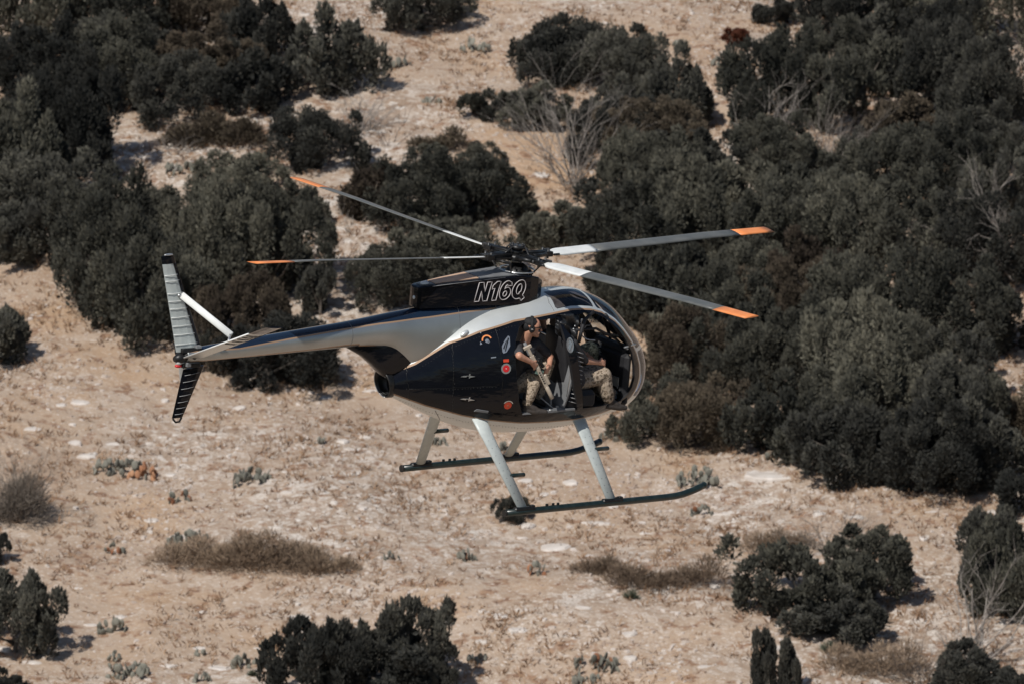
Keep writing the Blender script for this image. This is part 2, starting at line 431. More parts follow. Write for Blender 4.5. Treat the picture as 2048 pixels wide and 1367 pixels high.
B_UP = [(779,756),(830,728),(896,687),(960,664),(1028,642),(1060,636),(1086,631),(1120,625),(1145,620),(1165,618),(1182,619),(1203,625),(1230,643),(1247,662),(1262,684),(1273,707),(1278,731),(1278,754),(1272,775),(1262,792),(1244,808)]
B_LO = [(1203,825),(1145,838),(1101,842),(1042,844),(972,838),(925,830),(852,810),(784,782)]
LIV = trace(POD, B_UP+B_LO); LIV[0,0] = -1.75; LIV[-1,0] = -1.75
REAR_OPEN = trace(POD, [(1052,642),(1038,655),(1031,680),(1031,723),(1033,760),(1038,802),(1044,826),(1100,824),(1154,819),(1148,775),(1134,698),(1116,635),(1085,639),(1065,641)])
FRONT_OPEN = trace(POD, [(1124,636),(1145,630),(1170,626),(1185,626),(1200,630),(1217,640),(1236,657),(1252,680),(1264,704),(1269,730),(1269,755),(1263,775),(1252,791),(1240,801),(1205,811),(1166,815),(1160,760),(1153,700),(1146,676),(1130,655)])
ROOF0 = trace(POD, [(1084,588),(1105,622)])                       # rear edge of the roof window
def glass_field(p):
    x = p[:,0]; z = p[:,2]; ay = np.abs(p[:,1])
    f = -(sdf(LIV, p[:,[0,2]])) - .034
    f = np.minimum(f, ay-.032-.035*np.clip((1.1-x)/.5, 0, 1))
    xr = np.interp(z, [2.05, 2.2], [.30, .37]); f = np.minimum(f, x-xr)
    f = np.minimum(f, np.abs(x-.90)-.020 + 0*z)                   # roof cross frame
    f = np.minimum(f, np.abs(z-1.53)-.020 + .15*np.maximum(0, .2-(x-1.3)))
    f = np.minimum(f, z-(.93+.25*np.maximum(0, 1.75-x)))
    return f

heli = empty('helicopter', (0,0,0), 'black and silver light helicopter with registration N16Q flying low over the brush, doors off', 'helicopter')
heli.matrix_world = HM

mb = MB(); polys = grid_polys(pod_grid(170, 128))
opn, rest = clip(polys, lambda p: np.maximum(poly_fn(REAR_OPEN)(p), poly_fn(FRONT_OPEN)(p)))
gl, rest = clip(rest, glass_field)
roofg, front = clip(gl, lambda p: .90-p[:,0])
blk, rest2 = clip(rest, poly_fn(LIV, -.004))
gold, silver = clip(rest2, poly_fn(LIV, .012))
add_polys(mb, blk, 0); add_polys(mb, gold, 1); add_polys(mb, silver, 2)
fus = mb.build('fuselage', [M['black'], M['gold'], M['silver']], heli)
mb = MB(); add_polys(mb, roofg, 0); mb.build('roof_window', M['tint'], heli)
mb = MB(); add_polys(mb, front, 0); mb.build('windshield', M['glass'], heli)
# cabin lining inside the shell
def lining():
    G = pod_grid(90, 72, .035); P = grid_polys(G)
    P, _ = clip(P, lambda p: p[:,0]+.55)
    a, P = clip(P, lambda p: np.maximum(poly_fn(REAR_OPEN,.004)(p), poly_fn(FRONT_OPEN,.004)(p)))
    P = clip(P, lambda p: glass_field(p)+.01)[1]
    mb = MB(); add_polys(mb, P, 0); mb.build('cabin_lining', M['cloth'], heli)
lining()
# door frame lips around the openings (returns of the shell)
def lip(poly, name):
    mb = MB(); n = len(poly)
    for sy in (-1, 1):
        o = []; q = []
        zs = []
        m = 8*n; pts = []
        for i in range(n):
            for t in np.linspace(0, 1, 8, endpoint=False): pts.append(poly[i]*(1-t)+poly[(i+1)%n]*t)
        R0, R1 = [], []
        for x, z in pts:
            zt, zb, w = pod_dims(x); zc = (zt+zb)/2; h = (zt-zb)/2; s = min(abs((z-zc)/h), .999)
            y = float(w*(1-s**2.25)**(1/2.25)); R0.append((x, sy*(y+.002), z)); R1.append((x, sy*(y-.045), z))
        mb.loft([R0, R1], 0, cap=False)
    return mb.build(name, M['dark'], heli)
lip(REAR_OPEN, 'rear_door_frame'); lip(FRONT_OPEN, 'front_door_frame')

# boom and pylon
G = boom_grid(300, 64); polys = grid_polys(G)
up_line = trace(BOOM, [(478,695.5),(578,676.5),(689,656.8),(760,646),(860,633),(940,622),(1030,608),(1065,602)])
lo_line = trace(BOOM, [(411,721.5),(480,714.5),(545,707.5),(620,699.5),(689,691),(720,688.6)])
def navy_f(p):
    x = p[:,0]; o = np.argsort(up_line[:,0]); return p[:,2] - np.interp(x, up_line[o,0], up_line[o,1])
def low_f(p):
    x = p[:,0]; o = np.argsort(lo_line[:,0]); zl = np.interp(x, lo_line[o,0], lo_line[o,1]); zb = np.interp(-x, -BX, BB)
    return np.where(x > -2.2, zb+.028, zl) - p[:,2]
mb = MB()
nv, rest = clip(polys, navy_f); gd, rest = clip(rest, lambda p: navy_f(p)+.016)
nv2, sv = clip(rest, low_f); gd2, sv = clip(sv, lambda p: low_f(p)+.015)
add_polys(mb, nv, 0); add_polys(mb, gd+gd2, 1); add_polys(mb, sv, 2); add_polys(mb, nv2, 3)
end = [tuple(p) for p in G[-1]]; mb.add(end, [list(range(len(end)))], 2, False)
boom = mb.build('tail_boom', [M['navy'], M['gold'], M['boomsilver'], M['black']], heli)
# seams on the boom
mb = MB()
for x in (-2.33, -.35, -.86):
    i = np.abs(G[:,0,0]-x).argmin(); g = G[i]; c = g.mean(0)
    ring0 = [c+(p-c)*1.004+np.array([.004,0,0]) for p in g]; ring1 = [c+(p-c)*1.004-np.array([.004,0,0]) for p in g]
    sel = range(len(g))
    mb = MB(); mb.loft([ring0, ring1], 0, cap=False); mb.build('panel_seam', M['alu'], boom)
# black lower pylon between boom and exhaust
mb = MB(); rings = []
for x, zb, zt in [(-2.34,1.745,1.76),(-2.26,1.70,1.78),(-2.1,1.615,1.8),(-1.97,1.52,1.82),(-1.85,1.415,1.85),(-1.76,1.33,1.86),(-1.6,1.30,1.86),(-1.3,1.2,1.8),(-1.0,1.2,1.8)]:
    hw = .035+.1*min(1, (x+2.36)/.5); r = []
    for a in np.linspace(0, 2*np.pi, 24, endpoint=False):
        y, z = section(zt, zb, hw, a, 2/2.8); r.append((x, float(y), float(z)))
    rings.append(r)
mb.loft(rings, 0); mb.build('lower_pylon', M['black'], heli)
# exhaust
mb = MB(); c0 = np.array([-1.60,0,1.266])
rings = []
for dx, r in [(0,.150),(-.07,.165),(-.08,.172),(-.135,.170),(-.15,.166),(-.15,.156),(-.10,.154),(-.0,.14)]:
    rings.append([c0+np.array([dx-(.04*math.sin(a) if dx < -.05 else 0), r*math.cos(a)*.92, r*math.sin(a)]) for a in np.linspace(0, 2*np.pi, 32, endpoint=False)])
mb.loft(rings, 0, cap=False)
mb.add(rings[-1], [list(range(32))], 0, False)
ex = mb.build('exhaust_pipe', M['steel'], heli)
mb = MB()
mb.tube([c0+np.array([-.08-.04*math.sin(a), .150*math.cos(a)*.92, .150*math.sin(a)]) for a in np.linspace(math.pi*.65, math.pi*1.45, 16)], .006, 6, 0)
mb.tube([c0+np.array([-.157-.04*math.sin(a), .163*math.cos(a)*.92, .163*math.sin(a)]) for a in np.linspace(-math.pi*.55, math.pi*.5, 20)], .006, 6, 0)
mb.build('exhaust_rim', M['bright'], ex)

# cowling / mast fairing
def fairing():
    st = [(-1.43,.02,2.19,2.372),(-1.415,.075,2.172,2.388),(-1.37,.092,2.165,2.396),(-1.0,.148,2.17,2.43),(-.6,.197,2.18,2.46),(-.1,.250,2.165,2.480),(.05,.252,2.155,2.470),(.18,.225,2.145,2.44),(.27,.17,2.14,2.395),(.325,.09,2.14,2.33),(.34,.02,2.14,2.26)]
    mb = MB(); rings = []
    for x, w_, zb, zt in st:
        b = .014; zb -= .03
        q = [(w_, zb),(w_*1.01,zt-b),(w_-b*.35,zt-b*.3),(max(w_-b,0),zt),(0,zt+.004)] if w_ > .05 else [(w_, zb),(w_,zt-b),(w_*.9,zt-b*.3),(w_*.8,zt),(0,zt)]
        r = [(x, -y, z) for y, z in q] + [(x, y, z) for y, z in q[::-1][1:]]
        rings.append(r)
    mb.loft(rings, 0, cap=True, smooth=False)
    me = mb.build('engine_cowling', M['black'], heli)
    # top skin: dusty tan intake panels and glossy grey panel
    mb = MB()
    def top(x): return float(np.interp(x, [s[0] for s in st], [s[3] for s in st]))+.008
    def wd(x): return float(np.interp(x, [s[0] for s in st], [s[1] for s in st]))-.035
    def panel(xa, xb, ya, yb, mi, dz=0, n=10):
        R = []
        for x in np.linspace(xa, xb, n):
            W_ = wd(x); R.append([(x, W_*ya, top(x)+dz), (x, W_*yb, top(x)+dz), (x, W_*yb, top(x)+dz-.012), (x, W_*ya, top(x)+dz-.012)])
        mb.loft(R, mi, cap=True, smooth=False)
    panel(-1.18, -.62, -.90, .92, 0)
    p1 = mb; p1.build('intake_panel', M['tan'], me)
    mb = MB(); panel(-.60, -.12, -.98, .98, 0); mb.build('top_panel', M['alu'], me)
    mb = MB(); panel(-1.36, -1.20, -.9, .9, 0); mb.build('top_panel', M['alu'], me)
    mb = MB(); mb.ell((-1.29,-.02,2.415), (.055,.04,.022), 0); mb.build('beacon', M['white'], me)
    mb = MB(); mb.ell((-1.43,-.03,2.26), (.014,.02,.022), 0); mb.build('tail_light', M['white'], me)
    mb = MB()
    mb.tube([(.03+.20*math.cos(a), .20*math.sin(a), 2.49) for a in np.linspace(0,2*math.pi,33)], .012, 6, 0); mb.build('mast_ring', M['bright'], me)
    for a_, b_ in (((-1.25,-.125,2.400),(-.3,-.226,2.468)),):
        mb = MB(); mb.tube([a_, b_], .004, 5, 0); mb.build('cowling_seam', M['alu'], me)
    return me
cowl = fairing()
# registration lettering, outline letters on the right face of the cowling
def ell_pts(cx, cy, rx, ry, a0=0, a1=360, n=20):
    return [(cx+rx*math.cos(R_(a)), cy+ry*math.sin(R_(a))) for a in np.linspace(a0, a1, n, endpoint=abs(a1-a0) < 360)]
LETTERS = [('N', 0.0, [[(0,0),(0,1),(.30,1),(.54,.47),(.54,1),(.84,1),(.84,0),(.56,0),(.30,.53),(.30,0)]]),
    ('1', .98, [[(.17,0),(.17,.66),(0,.60),(0,.80),(.22,1),(.46,1),(.46,0)]]),
    ('6', 1.54, [[(.74,.74),(.66,.90)]+ell_pts(.39,.5,.39,.5,62,262,16)+ell_pts(.40,.33,.36,.33,262,440,12)+[(.36,.64),(.30,.56),(.33,.74),(.42,.80),(.47,.72)], ell_pts(.39,.32,.12,.14,n=14)]),
    ('Q', 2.38, [ell_pts(.44,.5,.44,.5,-38,288,26)+[(.66,.02),(.78,-.12),(.98,.04),(.84,.14)], ell_pts(.44,.52,.17,.27,-30,290,18)+[(.50,.34),(.60,.40)]])]
def lettering(side):
    pa = hp(948, 608, -.207); par = empty('registration_lettering'); par.parent = cowl
    for ch, x0, loops in LETTERS:
        mb = MB()
        for lp in loops:
            P_ = []; n = len(lp)
            for i in range(n):
                a_, b_ = lp[i], lp[(i+1)%n]
                for t in (0, .5): P_.append((a_[0]*(1-t)+b_[0]*t, a_[1]*(1-t)+b_[1]*t))
            Q = []
            for x, y in P_+P_[:1]:
                X = pa[0]+.012+(x0+x+.24*y)*.197; Z = 2.198+y*.222+(x0+x)*.004
                wq = np.interp(X, [-1.37,-1.0,-.6,-.1,.05,.18], [.092,.148,.197,.250,.252,.225]); Q.append((X, side*(wq*1.008+.003), Z))
            mb.tube(Q, .0047, 6, 0)
        mb.build('letter', M['bright_letter'], par)
M['bright_letter'] = principled('pale_lettering', (.50,.46,.46), .5)
lettering(-1); 

# fins, stabiliser, strut
def slab(mb, quad, th, mi=0, nseg=1):
    """thin aerofoil plate through 4 corner points (root rear, root front, tip front, tip rear) with thickness"""
    q = [np.array(p, float) for p in quad]; n = np.cross(q[1]-q[0], q[3]-q[0]); n /= np.linalg.norm(n); rings = []
    for t in np.linspace(0, 1, nseg+1):
        a = q[0]*(1-t)+q[3]*t; b = q[1]*(1-t)+q[2]*t; th_ = th*(1-.4*t)
        r = []
        for s, h in ((0,0),(.3,.7),(.7,1),(.93,.6),(1,0)): r.append(a*(1-s)+b*s+n*th_*h/2)
        for s, h in ((.93,.6),(.7,1),(.3,.7)): r.append(a*(1-s)+b*s-n*th_*h/2)
        rings.append(r)
    mb.loft(rings, mi, cap=True, smooth=False); return n
yF = 0.0
fr, ff, ft, fu = hp(352,704,yF), hp(404,699,yF), hp(347,510,yF), hp(322,513,yF)
def lerp(a, b, t): return a*(1-t)+b*t
fin = MB()
k = .085
slab(fin, (fr, lerp(fr,ff,.87), lerp(lerp(fu,fr,k), lerp(ft,ff,k), .80), lerp(fu,fr,k)), .045, 0)
slab(fin, (lerp(fr,ff,.874), ff, lerp(ft,ff,k), lerp(lerp(fu,fr,k), lerp(ft,ff,k), .804)), .040, 1)
slab(fin, (lerp(fu,fr,k-.003), lerp(ft,ff,k-.003), ft, fu), .034, 1)
fino = fin.build('upper_fin', [M['silver_fin'] if 'silver_fin' in M else M['leg'], M['black']], heli)
rb = MB()
for t in [.08,.18,.27,.36,.45,.53,.61,.74,.80]:
    a = lerp(fr, fu, t); b = lerp(lerp(fr,ff,.86), lerp(fu,ft,.8), t)
    rb = MB(); rb.tube([a+[0,-.010,0], lerp(a,b,.3)+[0,-.0225,0], lerp(a,b,.7)+[0,-.026,.003], b+[0,-.020,.006]], .0035, 5, 0)
    rb.build('fin_rib', M['white'], fino)
mb = MB(); mb.ell(lerp(fu,ft,.6)+[0,0,.01], (.06,.02,.012), 0); mb.build('fin_cap', M['bright'], fino)
lr, lf, lt, lu = hp(366,738,0), hp(409,729,0), hp(365,833,0), hp(343.5,836,0)
lfin = MB(); slab(lfin, (lr, lf, lt, lu), .045, 0); lfo = lfin.build('lower_fin', M['black'], heli)
rb = MB()
for t in [.13,.27,.41,.55,.68,.80,.92]:
    a = lerp(lr, lu, t); b = lerp(lf, lt, t); a = lerp(a, b, .12); b = lerp(a, b, .8)
    rb = MB(); rb.tube([a+[0,-.016,0], lerp(a,b,.5)+[0,-.026,.002], b+[0,-.022,.006]], .003, 5, 0)
    rb.build('fin_rib', M['rib'], lfo)
mb = MB(); mb.tube([lu+[.01,-.01,-.005], lu+[.05,-.01,-.045], lu+[.1,-.01,-.04], lt+[-.02,-.01,-.0]], .012, 7, 0); mb.build('tail_skid', M['steel'], lfo)
# stabiliser: 1.55 m to the right, rising
r_ = lambda a, b, c: np.array([a, b, c])
root_r = r_(-4.57,-.02,1.757); root_f = r_(-4.28,-.02,1.757)
tip_r = hp(531,655,-1.5); tip_f = hp(566,655,-1.5)
st = MB()
e = .80
slab(st, (root_r, root_f, lerp(root_f,tip_f,e), lerp(root_r,tip_r,e)), .05, 0)
slab(st, (lerp(root_r,tip_r,e+.002), lerp(root_f,tip_f,e+.002), tip_f, tip_r), .035, 1)
sto = st.build('stabilizer', [M['silver'], M['black']], heli)
nn = np.cross(root_f-root_r, tip_r-root_r); nn /= np.linalg.norm(nn); nn = nn if nn@VIEW > 0 else -nn
rb = MB()
for t in [.5,.58,.645,.70,.75]:
    a = lerp(root_r, tip_r, t); b = lerp(root_f, tip_f, t); rb = MB(); rb.tube([lerp(a,b,.08)+nn*.010, lerp(a,b,.5)+nn*.022, lerp(a,b,.95)+nn*.010], .005, 5, 0); rb.build('stabilizer_rib', M['steel'], sto)
rb = MB(); rb.tube([root_r, lerp(root_r,tip_r,.8)], .009, 6, 0); rb.build('trailing_edge', M['white'], sto)
rb = MB(); rb.tube([lerp(root_f,tip_f,.02)-r_(-.006,0,0), lerp(root_f,tip_f,.8)-r_(-.006,0,0)], .009, 6, 0); rb.build('leading_edge', M['black'], sto)
s0 = hp(363,590,-.03); s1 = hp(462,670,-.72); s2 = lerp(root_r,tip_r,.56)
mb = MB(); dd = (s1-s0)/np.linalg.norm(s1-s0)
mb.tube([s0, s1], .040, 12, 0, ell=.4, up=VIEW)
sb = mb.build('stabilizer_strut', M['white'], heli)
mb = MB(); mb.tube([s1-dd*.01, s2], .014, 8, 0); mb.build('strut_end', M['bright'], sb); mb = MB(); mb.tube([s0+dd*.01, s0-r_(.05,0,.0)], .014, 8, 0); mb.build('strut_end', M['bright'], sb)
# tail gearbox and rotor
mb = MB(); mb.tube([(-4.50,0,1.777),(-4.60,0,1.755),(-4.66,0,1.75)], [.065,.06,.03], 14, 0); mb.ell((-4.50,.06,1.78), (.06,.08,.055), 0)
mb.box((-4.46,-.03,1.85), (.26,.05,.05), 0); mb.tube([(-4.58,-.03,1.83),(-4.33,-.03,1.86)], .012, 6, 0); mb.tube([(-4.56,-.05,1.80),(-4.28,-.05,1.84)], .010, 6, 0); mb.box((-4.44,-.02,1.67), (.24,.05,.05), 0)
mb.box((-4.38,-.04,1.885),(.07,.06,.03),1); mb.box((-4.50,-.05,1.69),(.06,.05,.05),1)
gb = mb.build('tail_gearbox', [M['steel'], M['alu']], heli)
mb = MB(); mb.tube([hp(356,722,0)-r_(0,.0,0), hp(366,721,0)], .035, 12, 0); mb.ell(hp(357,722,0), (.045,.04,.045), 0); mb.build('navigation_light', M['white'], gb)
mb = MB(); mb.ell(hp(357,731,0), (.05,.03,.022), 0); mb.build('red_lamp', M['red'], gb)
tr = empty('tail_rotor', (0,0,0)); tr.parent = heli
tc_ = r_(-4.45,.20,1.78)
mb = MB(); mb.tube([tc_-[0,.3,0], tc_+[0,.06,0]], .025, 10, 0); mb.ell(tc_, (.07,.05,.07), 0); mb.build('tail_rotor_hub', M['steel'], tr)
tdir = r_(-.20,0,.98); tdir /= np.linalg.norm(tdir); tch = r_(.954,.15,.30)
for s in (1, -1):
    b = MB(); d_ = tdir*s
    segs = [(.08,.38,0,.045),(.38,.47,1,.055),(.47,.56,0,.055),(.56,.65,1,.055)]
    for a_, b_, mi, hw in segs:
        slab(b, (tc_+d_*a_-tch*hw, tc_+d_*a_+tch*hw, tc_+d_*b_+tch*hw, tc_+d_*b_-tch*hw), .014, mi)
    b.build('tail_rotor_blade', [M['white'], M['red']], tr)

# landing gear
def ltube(mb, a, b, w0, w1, mi=0):
    a = np.array(a, float); b = np.array(b, float); d = b-a; d /= np.linalg.norm(d); f = np.array([1.,0,0]); f -= d*(f@d); f /= np.linalg.norm(f); g = np.cross(d, f)
    rings = []
    for t, w_ in ((0,w0),(.22,w0*.92),(.23,w0*.87),(1,w1)):
        c = lerp(a, b, t); rings.append([c+f*w_*math.cos(x)+g*w_*.36*math.sin(x) for x in np.linspace(0,2*math.pi,20,endpoint=False)])
    mb.loft(rings, mi)
def gear(sy):
    tube = MB(); y = sy*1.03
    pts = [(-.61,y,-.095),(-.2,y,-.093),(.9,y,-.09),(1.70,y,-.088),(1.83,y,-.084),(1.95,y,-.070),(2.08,y,-.040),(2.17,y,-.012),(2.245,y,.014)]
    tube.tube(pts, [.040]*9, 14, 0, cap=True); tube.ell(pts[-1], (.041,.041,.041), 0)
    sk = tube.build('skid', M['skid'], heli)
    fit = MB()
    for x in (-.36, .90): fit = MB(); fit.box((x+.02,y,-.065), (.30,.075,.055), 0, bev=.02); fit.box((x+.13,y,-.045), (.06,.05,.04), 0); fit.build('skid_fitting', M['steel'], sk)
    for x in (-.02,.07,.14,.98): fit = MB(); fit.box((x,y,-.045), (.03,.02,.035), 0); fit.build('skid_bolt', M['steel'], sk)
    fit = MB(); fit.tube([(-.62,y,-.095),(-.60,y,-.095)], .043, 14, 0); fit.build('skid_collar', M['steel'], sk)
    mb = MB(); mb.tube([(-.613,y,-.095),(-.6,y,-.095)], .030, 12, 0); mb.build('skid_end', M['bright'], sk)
    for xt, xb, zt_, yt, w0, w1, nm in ((-.63,-.36,.905,.355,.095,.066,'rear'),(.805,.91,.81,.36,.095,.066,'front')):
        m2 = MB(); ltube(m2, (xt, sy*yt, zt_), (xb, sy*1.02, -.055), w0, w1)
        lg = m2.build('landing_gear_leg', M['leg'], heli)
        rv = MB(); a = np.array((xt,sy*yt,zt_)); b = np.array((xb,sy*1.02,-.055)); d = (b-a)/np.linalg.norm(b-a)
        f = np.array([1.,0,0]); f -= d*(f@d); f /= np.linalg.norm(f); g = np.cross(d, f); g = g if g[1]*sy > 0 else -g
        for t in (.08,.12,.28,.36,.44,.52,.60,.68,.76,.84,.92):
            ww = w0*.87*(1-t)+w1*t
            for s in (-.45,.4): rv.ell(lerp(a,b,t)+f*ww*s+g*ww*.32, (.0045,.0045,.0045), 0, 6, 4)
        rv.build('rivet', M['steel'], lg)
        # foot step
        if not (sy > 0 and nm == 'front'):
            t = {'rear':.66,'front':.42}[nm] if sy < 0 else .5
            c = lerp(a, b, t)
            m3 = MB(); m3.tube([c, c+[.235,0,.0]], .026, 10, 0); m3.ell(c+[.235,0,0], (.024,.026,.026), 0); m3.build('foot_step', M['skid'], lg)
gear(-1); gear(1)

# main rotor
E1 = np.array([.657,.209,-.724]); E1 /= np.linalg.norm(E1); E2 = np.array([.747,-.055,.662]); E2 -= E1*(E2@E1); E2 /= np.linalg.norm(E2)
RN = np.cross(E1, E2); RN /= np.linalg.norm(RN); RN = RN if RN[1] < 0 else -RN
toH = lambda c: np.array([c@HF, -(c@HR), c@HU])
n_, e1, e2 = toH(RN), toH(E1), toH(E2); HC = np.array([0,0,HUBZ-.02])
rot = empty('main_rotor', (0,0,0)); rot.parent = heli
def blade(e):
    chd = np.cross(n_, e); 
    P0 = lambda r, z: HC + e*r + n_*z
    def cone(r): return .015 + .032*r + .0012*r*r - (.02*max(0, r-3)) 
    def seg(nm, ra, rb, par, mats, cut=0., root=False, n=10, mi=0):
        mb = MB(); rings = []
        for r in np.linspace(ra, rb, n):
            pit = R_(13.0-1.9*r); hc = .104
            if root: hc = .104*min(1, .34+ (r-ra)*3.4)
            cc = chd*math.cos(pit)+n_*math.sin(pit); tt = np.cross(e, cc)
            ring = []
            prof = [(-1,0),(-.4,.55),(.2,.95),(.7,.8),(.95,.4),(1,0),(.95,-.35),(.7,-.55),(.2,-.55),(-.4,-.3)]
            for s, h in prof:
                sh = 0
                if cut and r == ra: sh = -cut*s
                if cut and r == rb: sh = -cut*s
                ring.append(P0(r, cone(r)) + cc*hc*s + tt*.0115*h + e*sh)
            rings.append(ring)
        mb.loft(rings, mi); return mb.build(nm, mats, par)
    b = seg('rotor_blade', 1.20, 3.44, rot, [M['blade']], n=16)
    b2 = seg('blade_root', .46, 1.20, b, [M['white']], root=True, n=14)
    b3 = seg('blade_tip', 3.44, 3.98, b, [M['orange']], n=5)
    return b
for e in (e1, e2, -e1, -e2): blade(e)
hub = MB(); rngh = random.Random(4)
hub.tube([HC-n_*.34, HC-n_*.05], [.055,.05], 14, 0)
hub.tube([HC-n_*.22, HC-n_*.19], [.17,.17], 20, 0); hub.tube([HC-n_*.30, HC-n_*.26], [.13,.15], 20, 0)
hub.tube([HC-n_*.02, HC+n_*.05], [.14,.11], 16, 0); hub.tube([HC+n_*.05, HC+n_*.11], [.085,.06], 12, 0); hub.tube([HC+n_*.11, HC+n_*.15], [.10,.09], 12, 0)
for k_ in range(8):
    a = k_*math.pi/4; hub.ell(HC+n_*.155+(e1*math.cos(a)+e2*math.sin(a))*.08, (.014,.014,.014), 1, 8, 5)
for e in (e1, e2, -e1, -e2):
    c = np.cross(n_, e)
    hub.box(HC+e*.22+n_*.012, (.34,.12,.018), 0, ax=[e,c,n_]); hub.box(HC+e*.24+n_*.055, (.30,.09,.014), 0, ax=[e,c,n_])
    hub.tube([HC+e*.12+n_*.03, HC+e*.48+n_*.035], [.05,.036], 10, 0)
    hub.box(HC+e*.45+n_*.03, (.12,.14,.06), 0, ax=[e,c,n_]); hub.box(HC+e*.50+c*.05+n_*.05, (.09,.03,.05), 1, ax=[e,c,n_], bev=.004)
    for s in (-1,1): hub.tube([HC+e*.44+c*s*.05-n_*.02, HC+e*.44+c*s*.05+n_*.09], .013, 8, 1)
    # pitch horn and link, damper
    hub.tube([HC+e*.36+c*.03+n_*.0, HC+e*.28+c*.20-n_*.01], .016, 7, 0); hub.tube([HC+e*.28+c*.20+n_*.01, HC+e*.13+c*.10-n_*.21], .010, 7, 1)
    hub.tube([HC+e*.14-c*.12+n_*.03, HC+e*.36-c*.085+n_*.035], [.032,.024], 10, 0); hub.ell(HC+e*.38-c*.08+n_*.035, (.02,.02,.02), 1, 8, 5)
    hub.tube([HC+e*.10+c*.03+n_*.14, HC+e*.24+n_*.03], .008, 6, 1)
    hub.tube([HC+e*.5-c*.09+n_*.03, HC+e*.58-c*.09+n_*.03], .014, 7, 0)
hub.build('rotor_hub', [M['steel'], M['iron']], rot)
mb = MB(); mb.tube([(.03,0,2.46),(.02,0,2.52),(0.01,0,2.56)], [.17,.12,.07], 20, 0); mb.tube([(.10,-.16,2.44),(.11,-.13,2.50)], .012, 6, 0); mb.tube([(-.10,-.15,2.44),(-.08,-.10,2.55)], .012, 6, 0); mb.tube([(.16,.05,2.4),(.12,.06,2.55)], .012, 6, 0)
mb.build('mast_base', M['steel'], rot)

# small fittings and markings on the skin, drawn on the right side of the pod
def frame_at(u, v, lift=.004, sk=POD):
    p, n = sk.un(u, v); a = np.array([1.,0,0]); a -= n*(a@n); a /= np.linalg.norm(a); b = np.cross(n, a)
    if b[2] < 0: b = -b
    return p+n*lift, a, b, n
def decal(nm, u, v, polylist, mat, lift=.004, th=.003, rot_=0.0, par=None):
    o, a, b, n = frame_at(u, v, lift); ca, sa = math.cos(rot_), math.sin(rot_); a2 = a*ca+b*sa; b2 = -a*sa+b*ca
    mb = MB()
    for pl in polylist: mb.prism(pl, -th, 0, 0, (o, a2, b2, n))
    return mb.build(nm, mat, par or fus, merge=0)
circ = lambda r, n=24, a0=0, a1=2*math.pi, cx=0, cy=0: [(cx+r*math.cos(a), cy+r*math.sin(a)) for a in np.linspace(a0, a1, n, endpoint=(a1-a0) < 6.2)]
def arc(r0, r1, a0, a1, n=16): return [[(r0*math.cos(a),r0*math.sin(a)),(r1*math.cos(a),r1*math.sin(a)),(r1*math.cos(b),r1*math.sin(b)),(r0*math.cos(b),r0*math.sin(b))] for a, b in zip(np.linspace(a0,a1,n)[:-1], np.linspace(a0,a1,n)[1:])]
decal('fuel_cap_ring', 1012, 737, arc(.040,.060,0,2*math.pi,30), M['bright'])
decal('fuel_cap', 1012, 737, [circ(.041)], M['red'], .006)
decal('fuel_cap_center', 1012, 737, [circ(.006,8)], M['white'], .009)
decal('red_placard', 1012, 719.5, [[(-.033,-.017),(.033,-.017),(.033,.017),(-.033,.017)]], M['placard'] if 'placard' in M else M['redorange'])
decal('red_roundel', 1015, 810, [circ(.046)], M['redorange'], .005)
decal('roundel_center', 1015, 810, [circ(.008,8)], M['gold'], .008)
decal('white_arc_marking', 1015, 809, arc(.054,.066,.5,2.7), M['bright'])
decal('orange_arc_marking', 973, 680, arc(.046,.062,.15,math.pi-.1), M['orange'], rot_=.1)
decal('round_emblem', 974.5, 681.5, [circ(.024,10), [( .0,-.03),(.03,-.02),(.02,.01)], [(-.01,.0),(.012,-.034),(.03,-.01)]], M['bright'])
decal('small_emblem', 963, 686.5, [[(-.014,-.016),(.014,-.014),(.0,.022)]], M['bright'])
# silver lozenge emblem: rim with a dark diagonal bar
rim = [(-.055,-.075),(-.045,-.095),(-.005,-.085),(.05,-.02),(.062,.085),(.045,.1),(.0,.06),(-.05,-.01)]
decal('lozenge_emblem', 1011, 690, [rim], M['bright'], .005)
decal('lozenge_bar', 1011, 690, [[(-.028,-.075),(-.012,-.07),(.05,.07),(.036,.078)], [(-.04,-.035),(-.03,-.05),(.018,.045),(.012,.05)]], M['steel'], .008)
decal('oval_emblem', 1139.5, 689, [[(.05*math.cos(a), .088*math.sin(a)) for a in np.linspace(0,2*math.pi,24,endpoint=False)]], M['alu'], .005)
decal('oval_emblem_wing', 1139.5, 689, [arcq for arcq in [[(.05*math.cos(a)*r, .088*math.sin(a)*r) for a, r in ((s,1),(s+.5,1),(s+.5,.82),(s,.82))] for s in np.arange(-1.2,1.4,.5)]] + [[(-.03,-.03),(-.012,-.06),(.03,.02),(.0,.055)], [(-.02,.02),(.0,.0),(-.006,.06)]], M['bright'], .008)
for u, v in ((935,752),(935,797)):
    decal('door_latch', u, v, [[(-.085,-.006),(-.02,-.008),(-.015,.004),(.02,.002),(.022,-.012),(.085,.0),(.02,.010),(-.05,.006)], [(.012,-.02),(.022,-.02),(.026,.03),(.012,.03)]], M['bright'], .012, .008)
decal('step_slot', 962, 821, [[(-.085,-.014),(.085,-.010),(.085,.016),(-.06,.018)]], M['alu'], .010, .01)
decal('hinge', 987, 714, [[(-.03,-.008),(.03,-.004),(.03,.008),(-.03,.006)]], M['bright'], .008, .006)
for u, v in ((960,666),(1096,843),(1150,828)): decal('fastener', u, v, [circ(.007,8)], M['rib'], .006)
